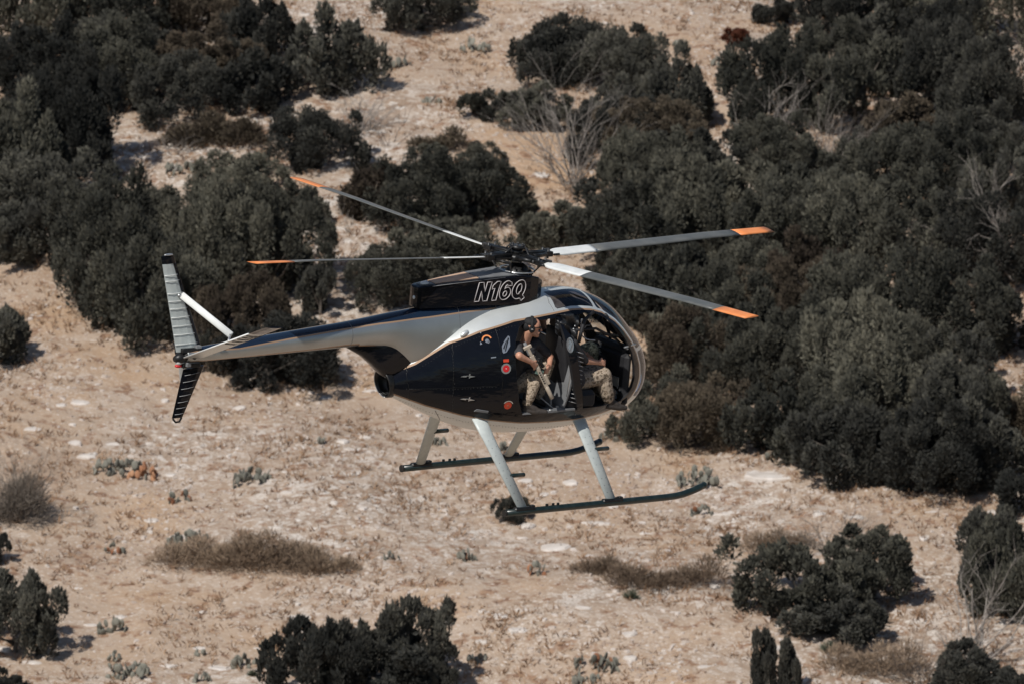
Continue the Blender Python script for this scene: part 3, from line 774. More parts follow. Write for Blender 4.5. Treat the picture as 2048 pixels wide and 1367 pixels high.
# antenna bump on the shoulder and panel seams
o, a, b, n = frame_at(930, 667.5, .0); mb = MB(); mb.ell(o+n*.01, (.062,.03,.032), 0, 18, 10, ax=[a*.94+b*.34, b*.94-a*.34, n]); mb.build('antenna_blister', M['alu_light'] if 'alu_light' in M else M['silver'], fus)
def seam(pts, r=.0035, mat='steel', sk=POD, par=None):
    mb = MB(); P_ = []
    for i in range(len(pts)-1):
        for t in np.linspace(0, 1, 10, endpoint=(i == len(pts)-2)): 
            u = pts[i][0]*(1-t)+pts[i+1][0]*t; v = pts[i][1]*(1-t)+pts[i+1][1]*t; q, nn_ = sk.un(u, v); P_.append(q+nn_*.001)
    mb.tube(P_, r, 5, 0); return mb.build('panel_seam', M[mat], par or fus)
seam([(812,726),(815,760),(818,800)]); seam([(905,684),(908,740),(905,826)], .0025); seam([(990,655),(1002,700),(1005,760),(1004,835)], .003)
seam([(870,820),(880,838)], .003); seam([(1092,590),(1098,605),(1108,622)], .004, 'alu'); seam([(948,834),(958,858)], .003)
seam([(820,777),(905,775),(1000,770)], .002)

for line in ([(800,799),(852,821),(925,842),(1042,856),(1145,850),(1203,837)], [(840,735),(905,694),(965,671),(1035,649)], [(812,777),(905,778),(998,772)], [(905,700),(908,760),(905,822)]):
    mb = MB()
    for i in range(len(line)-1):
        m_ = int(math.hypot(line[i+1][0]-line[i][0], line[i+1][1]-line[i][1])/6)
        for t in np.linspace(0, 1, max(m_, 2), endpoint=False):
            q, nn_ = POD.un(line[i][0]*(1-t)+line[i+1][0]*t, line[i][1]*(1-t)+line[i+1][1]*t); mb.ell(q+nn_*.001, (.0045,.0045,.0045), 0, 6, 4)
    mb.build('rivet_row', M['iron'], fus)
# ------------------------------------------------------------------ cabin interior
def half_w(x, z, m=.04):
    zt, zb, w = pod_dims(x); zc = (zt+zb)/2; h = (zt-zb)/2; s = min(abs((z-zc)/h), .999); return max(.02, float(w*(1-s**2.25)**(1/2.25))-m)
cab = empty('cabin_interior'); cab.parent = heli
mb = MB(); R0 = []
for x in np.linspace(-.5, 1.5, 16):
    z = .90-.03*max(0, x-.6); h = half_w(x, z); R0.append([(x,-h,z),(x,h,z),(x,h,z-.02),(x,-h,z-.02)])
mb.loft(R0, 0, smooth=False); mb.build('floor', M['dark'], cab)
def bulk(x, z0, z1, y0=None, y1=None, mat='dark', name='bulkhead', th=.02, tilt=0):
    mb = MB(); A, B = [], []
    zz = np.linspace(z0, z1, 12)
    for s in (0, th):
        L = [];
        for z in zz: h = half_w(x+tilt*(z-z0), z); L.append((x+s+tilt*(z-z0), max(-h, y0 if y0 is not None else -9), z))
        for z in zz[::-1]: h = half_w(x+tilt*(z-z0), z); L.append((x+s+tilt*(z-z0), min(h, y1 if y1 is not None else 9), z))
        A.append(L)
    mb.loft(A, 0, smooth=False); return mb.build(name, M[mat], cab)
bulk(-.48, .85, 2.05, name='rear_bulkhead', mat='cloth')
bulk(.44, .92, 1.68, name='center_bulkhead', mat='panelgrey', tilt=.06)
bulk(.30, .92, 1.10, name='seat_box', mat='panelgrey', y0=-.50)
mb = MB(); mb.tube([(.50,-.58,1.695),(.50,0,1.70),(.50,.56,1.695)], .014, 7, 0); mb.tube([(.46,-.60,1.1),(.47,-.62,1.4),(.5,-.60,1.69)], .012, 7, 0); mb.build('seat_tube', M['bright'], cab)
# perforated strip along the pillar, sill plate
mb = MB()
for i in range(13):
    z = 1.02+i*.05; h = half_w(.60, z, .015); mb.tube([(.50+.0*i,-h+.02,z+.02),(.60,-h+.0,z-.01)], .005, 5, 0)
mb.build('perforated_strip', M['rib'], cab)
mb = MB(); Rr = []
for x in np.linspace(-.15, .60, 8): h = half_w(x, .94, -.004); Rr.append([(x,-h,.945),(x,-h+.10,.955),(x,-h+.10,.93),(x,-h,.925)])
mb.loft(Rr, 0, smooth=False); mb.build('door_sill', M['alu'], cab)
mb = MB(); mb.box((.40,-.50,.96), (.035,.03,.02), 0); mb.ell((.24,-.59,.955),(.02,.02,.012),0); mb.build('sill_latch', M['bright'], cab)
def seat(y):
    s = MB(); s.box((.70,y,1.02), (.46,.46,.22), 0, bev=.05)
    s.build('seat', M['dark'], cab)
    s = MB(); rr = []
    for t in np.linspace(0, 1, 7):
        x = .52-.10*t; z = 1.1+.75*t; hw = .23*(1-.25*t**3); rr.append([(x+dx, y+dy, z) for dx, dy in ((-.04,-hw*.8),(-.05,0),(-.04,hw*.8),(0,hw),(.03,hw*.8),(.05,0),(.03,-hw*.8),(0,-hw))])
    s.loft(rr, 0); s.build('seat_back', M['dark'], cab)
    s = MB(); s.box((.41,y,1.93), (.09,.2,.14), 0, bev=.03); s.build('headrest', M['dark'], cab)
seat(-.33); seat(.33)
mb = MB(); mb.box((-.30,0,1.06), (.32,1.06,.24), 0, bev=.04); mb.build('rear_bench', M['cloth'], cab)
# instrument pedestal with a row of bright buttons, checklist card
mb = MB()
mb.box((1.46,-.02,1.17), (.10,.80,.62), 0, bev=.04); mb.box((1.36,.0,1.05), (.22,.24,.34), 0, bev=.03); mb.box((1.50,-.02,1.50), (.14,.62,.10), 0, bev=.03)
ip = mb.build('instrument_panel', M['dark'], cab)
mb = MB(); rg = random.Random(2)
for i in range(22):
    z = 1.28+.24*rg.random(); y = .13-.06*rg.random(); mb = MB(); mb.box((1.400,y,z), (.012,.012+.012*rg.random(),.008+.012*rg.random()), 0); mb.build('switch', M['bright'], ip)
for i in range(5): mb = MB(); mb.box((1.404,-.30-.06*rg.random(),1.02+.09*rg.random()), (.012,.02,.015), 0); mb.build('switch', M['bright'], ip)
mb = MB(); mb.box((1.402,-.255,1.13), (.008,.125,.115), 0, bev=.001); mb.build('checklist_card', M['paper'], ip)
mb = MB(); mb.box((1.397,-.255,1.185), (.006,.13,.012), 0, bev=.001); mb.build('card_clip', M['bright'], ip)
mb = MB()
mb.tube([(1.30,-.50,1.60),(1.52,-.42,1.60)], .010, 6, 0); mb.tube([(1.35,-.48,1.575),(1.38,-.47,1.575)], .012, 6, 0); mb.build('door_rail', M['bright'], cab)
mb = MB(); mb.tube([(.55,-.52,1.86),(.9,-.45,1.84),(1.3,-.33,1.66),(1.5,-.22,1.53)], .016, 7, 0); mb.tube([(.72,.55,1.82),(1.1,.5,1.76),(1.45,.35,1.55)], .016, 7, 0)
mb.tube([(1.02,-.45,2.0),(1.1,-.42,1.93),(1.34,-.36,1.70)], .018, 7, 0); mb.tube([(.60,-.54,1.72),(.60,-.57,1.85),(.68,-.51,1.97),(.85,-.44,2.04)], .022, 8, 0)
mb.tube([(1.15,.1,2.08),(1.4,.1,1.85),(1.55,.1,1.55)], .02, 8, 0)
mb.build('cabin_frame', M['dark'], cab)
# bunched black headliner behind the front door post
mb = MB(); rg = random.Random(7); G_ = []
for i in range(15):
    u = i/14; row = []
    for j in range(13):
        v = j/12; px = 1110+50*u; py = 629+ (38+36*u)*v - 2*u
        if u > .75: px -= 8*(v)*(u-.75)*4
        y = -.50 + .03*math.sin(9*u+5*v) + .025*math.sin(17*v-6*u) + .012*rg.uniform(-1,1); row.append(tuple(hp(px, py, y)))
    G_.append(row)
mb.loft(G_, 0, cap=False, closed=False)
hl = mb.build('draped_headliner', M['drape'] if 'drape' in M else M['cloth'], cab); sm = hl.modifiers.new('th','SOLIDIFY'); sm.thickness = .006
ss = hl.modifiers.new('ss','SUBSURF'); ss.levels = 1; ss.render_levels = 2
# pillar decal strip lights
mb = MB()
for (u, v) in ((1150,652),(1153,660),(1147,658),(1149,676),(1156,702),(1158,708)):
    mb.ell(hp(u, v, -.50), (.014,.01,.014), 0, 8, 5)
mb.build('pillar_buckle', M['bright'], cab)
def cordmesh(nm, pts, r, mat):
    P_ = [hp(u, v, y) for u, v, y in pts]; Q = []
    for i in range(len(P_)-1):
        p0 = P_[max(i-1,0)]; p1 = P_[i]; p2 = P_[i+1]; p3 = P_[min(i+2,len(P_)-1)]
        for t in np.linspace(0,1,6,endpoint=False): Q.append(.5*((2*p1)+(-p0+p2)*t+(2*p0-5*p1+4*p2-p3)*t*t+(-p0+3*p1-3*p2+p3)*t**3))
    Q.append(P_[-1]); mb = MB(); mb.tube(Q, r, 6, 0); return mb.build(nm, M[mat], cab)
cordmesh('headset_cord', [(1168,650,-.2),(1164,638,-.2),(1162,646,-.2),(1161,662,-.2),(1166,673,-.2),(1177,679,-.2),(1190,680,-.2)], .008, 'cord')
cordmesh('headset_cord', [(1155,661,-.2),(1166,659,-.2),(1173,651,-.2),(1180,650,-.2),(1183,640,-.2)], .005, 'rib')
cordmesh('anti_torque_pedal', [(1217,768,-.3),(1224,778,-.3),(1236,787,-.3)], .016, 'alu')
mb = MB(); o_ = [hp(*a) for a in ((1225,777,-.3),(1252,788,-.3),(1249,796,-.3),(1230,797,-.3),(1220,788,-.3))]; n9 = np.cross(o_[1]-o_[0], o_[2]-o_[0]); n9 /= np.linalg.norm(n9)
mb.loft([[p for p in o_], [p+n9*.015 for p in o_]], 0, smooth=False); mb.build('pedal_plate', M['alu'], cab)
mb = MB(); mb.tube([(.16,-.5,1.08),(.36,-.52,.93)], .008, 6, 0); mb.build('seat_strut', M['rib'], cab)

# ------------------------------------------------------------------ people
def to_world(root): root.matrix_world = HM
def voxel_person(name, caps, mats, voxel, parent):
    """caps: (p0, p1, r0, r1, material, squash) tapered limbs; one continuous skin grown over all of them"""
    mb = MB()
    for p0, p1, r0, r1, mi, sq in caps:
        p0 = np.array(p0, float); p1 = np.array(p1, float); d = p1-p0; L = np.linalg.norm(d)
        if L < 1e-4: mb.ell(p0, (r0, r0, r0) if sq is None else sq, 0, 16, 10); continue
        d /= L; pts = []; rr = []
        for t in np.linspace(-1, 0, 4): pts.append(p0+d*r0*t*.98); rr.append(r0*math.sqrt(max(.03, 1-t*t*.96)))
        for t in (.33,.66): pts.append(p0+d*L*t); rr.append(r0*(1-t)+r1*t)
        for t in np.linspace(0, 1, 4): pts.append(p1+d*r1*t*.98); rr.append(r1*math.sqrt(max(.03, 1-t*t*.96)))
        mb.tube(pts, rr, 12, 0, cap=True, ell=1.0 if sq is None else sq, up=(0,0,1) if abs(d[2]) < .85 else (1,0,0))
    tmp = mb.build(name+'_raw', mats[0], merge=0)
    rm = tmp.modifiers.new('r', 'REMESH'); rm.mode = 'VOXEL'; rm.voxel_size = voxel; rm.use_smooth_shade = True
    s2 = tmp.modifiers.new('s', 'SMOOTH'); s2.factor = .5; s2.iterations = 3
    dg = bpy.context.evaluated_depsgraph_get(); dg.update()
    me = D.meshes.new_from_object(tmp.evaluated_get(dg)); D.objects.remove(tmp)
    me.materials.clear()
    for m in mats: me.materials.append(m)
    cen = np.empty(len(me.polygons)*3, np.float32); me.polygons.foreach_get("center", cen); cen = cen.reshape(-1,3)
    best = np.full(len(cen), 1e9); mi_ = np.zeros(len(cen), np.int32)
    for p0, p1, r0, r1, mi, sq in caps:
        p0 = np.array(p0, float); d = np.array(p1, float)-p0; LL = max(d@d, 1e-9); t = np.clip((cen-p0)@d/LL, 0, 1)
        q = np.linalg.norm(cen-p0-t[:,None]*d, axis=1)/(r0*(1-t)+r1*t); m = q < best; best[m] = q[m]; mi_[m] = mi
    me.polygons.foreach_set("material_index", mi_)
    me.polygons.foreach_set("use_smooth", np.ones(len(cen), bool))
    return link_mesh('body', me, parent)
V3 = lambda *a: np.array(a, float)
def nrmz(v): return v/np.linalg.norm(v)
def hand(caps, wrist, palmdir, across, curl, skin=3, s=1.0, thumb_side=1):
    """palm and five fingers of different length, bent at the knuckles towards curl"""
    pd = nrmz(palmdir); ac = nrmz(across-pd*(across@pd)); cu = nrmz(curl-pd*(curl@pd)); K = wrist+pd*.085*s
    for k in (-1,0,1): caps.append((wrist+ac*k*.014*s, K+ac*k*.024*s, .017*s, .013*s, skin, None))
    for i, L in enumerate((.070,.080,.075,.058)):
        b = K+ac*(.033-.022*i)*s*thumb_side; m = b+(pd*.85+cu*.5)*L*.5*s; t = m+(pd*.35+cu*.9)*L*.5*s
        caps.append((b, m, .0095*s, .0085*s, skin, None)); caps.append((m, t, .0085*s, .007*s, skin, None))
    b = wrist+pd*.025*s+ac*.03*s*thumb_side; m = b+(pd*.6+ac*.7*thumb_side+cu*.3)*.04*s; t = m+(pd*.8+cu*.5)*.032*s
    caps.append((b, m, .012*s, .010*s, skin, None)); caps.append((m, t, .010*s, .008*s, skin, None))
def head(caps, c, fw, up, skin=3, s=1.0):
    fw = nrmz(fw); up = nrmz(up-fw*(up@fw)); sd = np.cross(up, fw)
    caps.append((c+up*.035*s-fw*.018*s, c+up*.035*s+fw*.02*s, .083*s, .078*s, skin, None))     # skull
    caps.append((c-up*.02*s+fw*.015*s, c-up*.055*s+fw*.05*s, .062*s, .044*s, skin, None))      # jaw
    caps.append((c-up*.082*s+fw*.074*s, c-up*.082*s+fw*.082*s, .020*s, .016*s, skin, None))    # chin
    caps.append((c+up*.018*s+fw*.09*s, c-up*.016*s+fw*.112*s, .010*s, .0135*s, skin, None))    # nose
    caps.append((c+up*.03*s+fw*.083*s-sd*.03*s, c+up*.03*s+fw*.083*s+sd*.03*s, .012*s, .012*s, skin, None)) # brow
    caps.append((c-up*.043*s+fw*.09*s-sd*.02*s, c-up*.043*s+fw*.09*s+sd*.02*s, .0095*s, .0095*s, skin, None)) # lips
    for k in (-1,1): caps.append((c+sd*.08*s*k+up*.015*s, c+sd*.082*s*k-up*.02*s, .015*s, .011*s, skin, None))  # ears
    return fw, up, sd
def torso(caps, hip, chest, shl, shr, m=0):
    mid = lerp(hip, chest, .45); ax = nrmz(shl-shr)
    for k in (-1,0,1): caps.append((hip+ax*k*.075, mid+ax*k*.07, .105, .10, m, None)); caps.append((mid+ax*k*.07, chest+ax*k*.085, .10, .108, m, None))
    caps.append((chest+(shl-chest)*.2, shl, .085, .062, m, None)); caps.append((chest+(shr-chest)*.2, shr, .085, .062, m, None))
def limb(caps, a, b, c, r, m1, m2=None, split=None):
    caps.append((a, b, r[0], r[1], m1, None)); caps.append((b, c, r[1], r[2], m2 if m2 is not None else m1, None))
def boot(caps, ankle, toe, up, m=2):
    heel = ankle-up*.075-nrmz(toe-ankle)*.03; ball = lerp(ankle-up*.075, toe, .65)
    caps.append((ankle+up*.10, ankle, .056, .052, m, None)); caps.append((ankle, heel, .05, .036, m, None)); caps.append((heel, ball, .040, .042, m, None)); caps.append((ball, toe, .042, .030, m, None)); caps.append((ankle, ball, .045, .038, m, None))

# passenger seated in the rear doorway
pa_ = empty('person', (0,0,0), 'passenger in black t-shirt, headset and sunglasses sitting in the open rear doorway', 'person'); to_world(pa_)
cp = []
hip = V3(-.10,-.30,1.20); chest = V3(-.075,-.38,1.60); shr = V3(-.225,-.47,1.71); shl = V3(.115,-.38,1.705)
torso(cp, hip, chest, shl, shr, 0)
hc = V3(-.045,-.47,1.915)
cp.append((chest+V3(.01,0,.10), hc-V3(.03,0,.03), .062, .055, 3, None))
fw, up, sd = head(cp, hc, V3(.87,-.50,-.06), V3(.05,0,1), 3, 1.04)
# right arm over the rifle
elb = V3(-.335,-.665,1.655); wr = V3(-.145,-.665,1.565)
cp.append((shr, lerp(shr, elb, .75), .060, .058, 0, None)); cp.append((lerp(shr,elb,.7), elb, .044, .041, 3, None)); cp.append((elb, wr, .042, .027, 3, None))
hand(cp, wr, V3(.75,.06,-.62), V3(.45,-.1,.6), V3(.2,.75,-.6), 3, 1.0, 1)
elbl = V3(.30,-.42,1.54); wrl = V3(.20,-.55,1.465)
cp.append((shl, lerp(shl, elbl, .72), .060, .056, 0, None)); cp.append((lerp(shl,elbl,.65), elbl, .043, .041, 3, None)); cp.append((elbl, wrl, .040, .027, 3, None))
hand(cp, wrl, V3(-.6,-.5,-.25), V3(.1,.1,-.9), V3(-.3,.5,-.3), 3, 1.0, -1)
# legs
kr = V3(.03,-.535,1.375); ar = V3(-.075,-.55,1.06); kl = V3(.33,-.36,1.47); al = V3(.26,-.33,1.06)
limb(cp, hip+V3(-.06,-.04,-.02), kr, ar, (.100,.082,.060), 1); limb(cp, hip+V3(.08,0,.0), kl, al, (.098,.078,.056), 1)
cp.append((V3(-.02,-.58,1.27), V3(-.06,-.57,1.12), .072, .062, 1, None))
boot(cp, ar+V3(.0,0,-.03), V3(.12,-.66,.955), V3(0,0,1)); boot(cp, al, V3(.40,-.45,.945), V3(0,0,1))
voxel_person('passenger', cp, [M['shirt'], M['camo'], M['boot'], M['skin']], .0075, pa_)
mb = MB()
mb.ell(hc+up*.062-fw*.018, (.098,.090,.062), 0, 18, 10, ax=[fw,sd,up]); mb.ell(hc+up*.02-fw*.055, (.07,.082,.075), 0, 16, 9, ax=[fw,sd,up])
mb.build('hair', M['hair'], pa_)
mb = MB()
for k_ in (-1,1):
    mb.ell(hc+sd*.088*k_+up*.002-fw*.005, (.036,.024,.045), 0, 14, 9, ax=[fw,sd,up]); mb.ell(hc+sd*.108*k_+up*.004-fw*.005, (.014,.006,.008), 1, 8, 5, ax=[fw,sd,up])
mb.tube([hc+sd*.098*math.cos(a)+up*(.02+.108*math.sin(a))-fw*.01 for a in np.linspace(0, math.pi, 15)], .013, 8, 0, ell=1.5, up=fw)
mb.ell(hc+up*.128-fw*.01-sd*.02, (.018,.02,.008), 1, 8, 5, ax=[fw,sd,up])
mb.build('headset', [M['hair'], M['rib']], pa_)
mb = MB()
for k_ in (-1,1): mb.ell(hc+sd*.034*k_+fw*.094+up*.022, (.010,.030,.019), 0, 12, 8, ax=[fw,sd,up]); mb.tube([hc+sd*.062*k_+fw*.086+up*.026, hc+sd*.082*k_+up*.02+fw*.0], .005, 6, 0)
mb.tube([hc-sd*.03+fw*.098+up*.026, hc+sd*.03+fw*.098+up*.026], .005, 6, 0); mb.build('sunglasses', M['lens'], pa_)
mb = MB(); mb.box(V3(-.03,-.63,1.445), (.15,.05,.09), 0, ax=[nrmz(V3(.95,-.2,-.3)), nrmz(V3(.2,.97,0)), nrmz(V3(.3,0,.95))]); mb.box(V3(-.02,-.662,1.44), (.10,.01,.06), 1, ax=[nrmz(V3(.95,-.2,-.3)), nrmz(V3(.2,.97,0)), nrmz(V3(.3,0,.95))]); mb.build('leg_pouch', [M['dark'], M['greenpatch']], pa_)
mb = MB(); mb.tube([shr+V3(.06,-.05,.05), V3(-.09,-.53,1.62), V3(-.02,-.63,1.56)], .011, 6, 0, ell=2); mb.build('rifle_sling', M['alu'], pa_)

# rifle across the passenger's knee
ri = empty('rifle', (0,0,0), 'tan rifle with long suppressor held muzzle down across the passenger in the rear doorway', 'rifle'); to_world(ri)
ra = hp(1054,692,-.60); rbm = hp(1104.5,796,-.72); rd = nrmz(rbm-ra); Lr = np.linalg.norm(rbm-ra); rs = nrmz(np.cross(rd, VIEW)); rs = rs if rs@V3(1,0,.3) > 0 else -rs; rv = np.cross(rd, rs)
def rp(t, s=0, w_=0): return ra+rd*Lr*t+rs*s+rv*w_
AX = [rd, rs, rv]
mb = MB(); mb.box(rp(.10,0), (.14,.035,.032), 0, ax=AX); mb.box(rp(.02,-.0), (.04,.10,.035), 0, ax=AX, bev=.006); mb.tube([rp(.05), rp(.28)], .016, 8, 0); mb.build('stock', M['gun'], ri)
mb = MB(); mb.box(rp(.32,0), (.20,.055,.036), 0, ax=AX, bev=.006); mb.box(rp(.33,.033), (.17,.014,.026), 1, ax=AX); mb.box(rp(.27,-.045), (.035,.06,.028), 1, ax=AX, bev=.006); mb.build('receiver', [M['gun'], M['steel']], ri)
mb = MB(); mb.box(rp(.40,-.075), (.05,.13,.025), 0, ax=[nrmz(rd*.95-rs*.2), nrmz(rs*.95+rd*.2), rv], bev=.006); mb.build('magazine', M['steel'], ri)
mb = MB(); mb.tube([rp(.26,.062), rp(.30,.065), rp(.40,.065), rp(.44,.062)], [.022,.016,.016,.024], 12, 0); mb.box(rp(.34,.045), (.05,.02,.02), 0, ax=AX); mb.ell(rp(.445,.062), (.004,.02,.02), 1, 10, 6, ax=AX); mb.build('scope', [M['steel'], M['bright']], ri)
mb = MB(); mb.box(rp(.585,0), (.27,.046,.042), 0, ax=AX, bev=.008)
for i in range(6): mb.box(rp(.49+.04*i,0,.022), (.016,.018,.006), 1, ax=AX, bev=.001); mb.box(rp(.47+.045*i,.026), (.016,.008,.02), 1, ax=AX, bev=.001)
mb.build('handguard', [M['gun'], M['steel']], ri)
mb = MB(); mb.box(rp(.66,.042), (.13,.035,.035), 0, ax=AX, bev=.006); mb.build('rail_light', M['gun'], ri)
mb = MB(); mb.tube([rp(.70), rp(.78)], .011, 8, 0); mb.build('barrel', M['steel'], ri)
mb = MB(); mb.tube([rp(.765), rp(.77), rp(.995), rp(1.0)], [.021,.025,.025,.021], 14, 0); mb.build('suppressor', M['gun'], ri)

# crew member in the near front seat
pb_ = empty('person', (0,0,0), 'crew member in near front seat, tan camouflage trousers, boot at the door sill', 'person'); to_world(pb_)
cp = []
hip = V3(.72,-.34,1.23); chest = V3(.56,-.34,1.60); shr = V3(.55,-.50,1.70); shl = V3(.57,-.18,1.71); hc = V3(.56,-.34,1.905)
torso(cp, hip, chest, shl, shr, 0); cp.append((chest+V3(0,0,.1), hc-V3(.02,0,.03), .06, .054, 3, None))
fw, up, sd = head(cp, hc, V3(.98,.1,-.05), V3(0,0,1), 3)
elb = V3(.765,-.47,1.475); wr = V3(1.00,-.43,1.425)
cp.append((shr, elb, .060, .046, 0, None)); cp.append((V3(.775,-.465,1.47), wr, .043, .029, 3, None)); hand(cp, wr, V3(.95,.05,-.1), V3(0,.15,.95), V3(.25,.7,-.5), 3, 1.0, 1)
elb = V3(.84,-.14,1.47); wr = V3(1.05,-.12,1.38); cp.append((shl, elb, .060, .046, 0, None)); cp.append((elb, wr, .041, .028, 3, None)); hand(cp, wr, V3(.95,.05,-.2), V3(0,-.15,.95), V3(.2,-.5,-.6), 3, 1.0, 1)
kr = V3(1.09,-.43,1.265); ar = V3(1.17,-.44,1.00); kl = V3(1.16,-.20,1.27); al = V3(1.26,-.17,.98)
limb(cp, V3(.74,-.38,1.20), kr, ar, (.112,.096,.074), 1); limb(cp, V3(.74,-.24,1.20), kl, al, (.10,.085,.066), 1)
cp.append((V3(1.10,-.44,1.17), V3(1.14,-.45,1.06), .09, .085, 1, None))
boot(cp, V3(1.20,-.445,.965), V3(1.395,-.50,.875), V3(.1,0,1)); boot(cp, al, V3(1.44,-.18,.93), V3(0,0,1))
voxel_person('crew', cp, [M['shirt'], M['camo'], M['boot'], M['skin']], .008, pb_)
mb = MB(); mb.ell(hc+up*.05-fw*.01, (.118,.105,.105), 0, 18, 10, ax=[fw,sd,up]); 
for k_ in (-1,1): mb.ell(hc+sd*.09*k_, (.045,.03,.055), 0, 12, 8, ax=[fw,sd,up])
mb.build('helmet', M['hair'], pb_)
# crew member in the far front seat
pc_ = empty('person', (0,0,0), 'crew member half hidden in the far front seat, green camouflage trousers', 'person'); to_world(pc_)
cp = []
hip = V3(.80,.28,1.22); chest = V3(.68,.27,1.55); shr = V3(.69,.12,1.66); shl = V3(.68,.43,1.66); hc = V3(.66,.28,1.86)
torso(cp, hip, chest, shl, shr, 0); cp.append((chest+V3(0,0,.1), hc-V3(.02,0,.03), .06, .054, 3, None)); fw, up, sd = head(cp, hc, V3(.98,.05,-.05), V3(0,0,1), 3, .95)
elb = V3(.98,.03,1.50); wr = V3(1.13,.00,1.40)
cp.append((shr, elb, .058, .045, 0, None)); cp.append((lerp(shr,elb,.75), elb, .046, .043, 3, None)); cp.append((elb, wr, .043, .030, 3, None)); hand(cp, wr, V3(.8,.1,-.4), V3(0,.3,.9), V3(.2,.5,-.5), 3, 1.0, 1)
elb = V3(.98,.46,1.42); wr = V3(1.18,.42,1.36); cp.append((shl, elb, .058, .045, 0, None)); cp.append((elb, wr, .041, .028, 3, None)); hand(cp, wr, V3(.9,-.1,-.2), V3(0,.2,.9), V3(.2,-.5,-.5), 3, 1.0, -1)
kr = V3(1.27,.10,1.42); ar = V3(1.30,.12,1.03); kl = V3(1.27,.38,1.34); al = V3(1.34,.4,1.0)
limb(cp, V3(.84,.2,1.22), kr, ar, (.115,.105,.085), 1); limb(cp, V3(.84,.34,1.22), kl, al, (.11,.09,.07), 1)
boot(cp, ar, V3(1.44,.1,.93), V3(0,0,1)); boot(cp, al, V3(1.46,.4,.92), V3(0,0,1))
voxel_person('pilot', cp, [M['shirt'], M['camogreen'], M['boot'], M['skin']], .009, pc_)
mb = MB(); mb.ell(hc+up*.05-fw*.01, (.110,.10,.10), 0, 18, 10, ax=[fw,sd,up])
for k_ in (-1,1): mb.ell(hc+sd*.088*k_, (.042,.028,.05), 0, 12, 8, ax=[fw,sd,up])
mb.build('helmet', M['hair'], pc_)

# ------------------------------------------------------------------ vegetation
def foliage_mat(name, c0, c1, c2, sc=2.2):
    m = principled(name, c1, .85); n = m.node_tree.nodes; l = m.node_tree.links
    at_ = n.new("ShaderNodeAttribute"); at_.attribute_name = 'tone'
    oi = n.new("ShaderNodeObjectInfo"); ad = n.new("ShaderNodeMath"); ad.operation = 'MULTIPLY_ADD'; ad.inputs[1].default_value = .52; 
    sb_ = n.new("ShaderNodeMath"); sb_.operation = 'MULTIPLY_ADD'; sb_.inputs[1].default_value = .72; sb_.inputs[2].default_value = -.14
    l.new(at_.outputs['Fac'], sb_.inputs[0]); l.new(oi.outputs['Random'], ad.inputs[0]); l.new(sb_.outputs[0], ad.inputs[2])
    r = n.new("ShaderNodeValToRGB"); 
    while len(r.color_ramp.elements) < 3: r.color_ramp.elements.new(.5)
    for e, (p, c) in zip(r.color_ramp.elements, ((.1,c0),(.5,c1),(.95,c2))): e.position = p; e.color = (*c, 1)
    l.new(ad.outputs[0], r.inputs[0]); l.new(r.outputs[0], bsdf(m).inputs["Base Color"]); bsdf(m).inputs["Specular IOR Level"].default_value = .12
    return m
M['juniper'] = foliage_mat('juniper_foliage', (.036,.037,.032), (.100,.097,.077), (.225,.212,.162))
M['juniper_dark'] = foliage_mat('dark_foliage', (.026,.027,.025), (.066,.065,.056), (.160,.153,.122))
M['juniper_brown'] = foliage_mat('browning_foliage', (.038,.030,.024), (.105,.085,.062), (.19,.155,.11))
M['bark'] = noisy('grey_bark', [(.3,(.05,.042,.036)),(.7,(.14,.12,.10))], 6, rough=.95, bump=.6)
M['deadwood'] = noisy('bleached_deadwood', [(.3,(.19,.165,.145)),(.7,(.34,.305,.27))], 5, rough=.9)
M['drytwig'] = foliage_mat('dry_twigs', (.13,.095,.07), (.24,.18,.13), (.37,.28,.20))
M['greytwig'] = foliage_mat('grey_twigs', (.12,.10,.085), (.21,.18,.15), (.31,.265,.22))
M['cactus'] = foliage_mat('cactus_pads', (.12,.118,.10), (.19,.185,.155), (.27,.26,.22))
M['cactusdry'] = foliage_mat('dried_pads', (.20,.09,.05), (.33,.16,.09), (.42,.25,.15))
M['rust'] = foliage_mat('rusty_foliage', (.045,.016,.011), (.09,.032,.020), (.14,.055,.032))
M['yucca'] = foliage_mat('yucca_blades', (.05,.06,.045), (.09,.10,.07), (.16,.16,.12))
M['rock'] = noisy('limestone', [(.3,(.42,.37,.325)),(.5,(.54,.49,.44)),(.72,(.64,.60,.56))], 2.2, rough=.9, bump=.5, bdist=.04)

def leaf_mesh(name, C0, Dr, Ln, Wd, tone, mats, rng, cross=True):
    """a diamond leaf (two crossed) at each C0 pointing along Dr"""
    n = len(C0); Dr = Dr/np.linalg.norm(Dr, axis=1, keepdims=True)
    r = rng.normal(size=(n,3)); A = np.cross(Dr, r); A /= np.linalg.norm(A, axis=1, keepdims=True); B = np.cross(Dr, A)
    L = Ln[:,None]; W_ = Wd[:,None]; Vs = []; 
    for S in ((A, B) if cross else (A,)):
        Vs.append(np.stack([C0, C0+Dr*L*.45+S*W_, C0+Dr*L+B*L*.12, C0+Dr*L*.5-S*W_], 1))
    V = np.concatenate(Vs, 0).reshape(-1, 3); Fq = np.arange(len(V)).reshape(-1, 4)
    me = np_mesh(name, V, Fq, mats)
    t = np.tile(tone, len(Vs)); at_ = me.attributes.new('tone', 'FLOAT', 'FACE'); at_.data.foreach_set('value', t.astype(np.float32)); return me
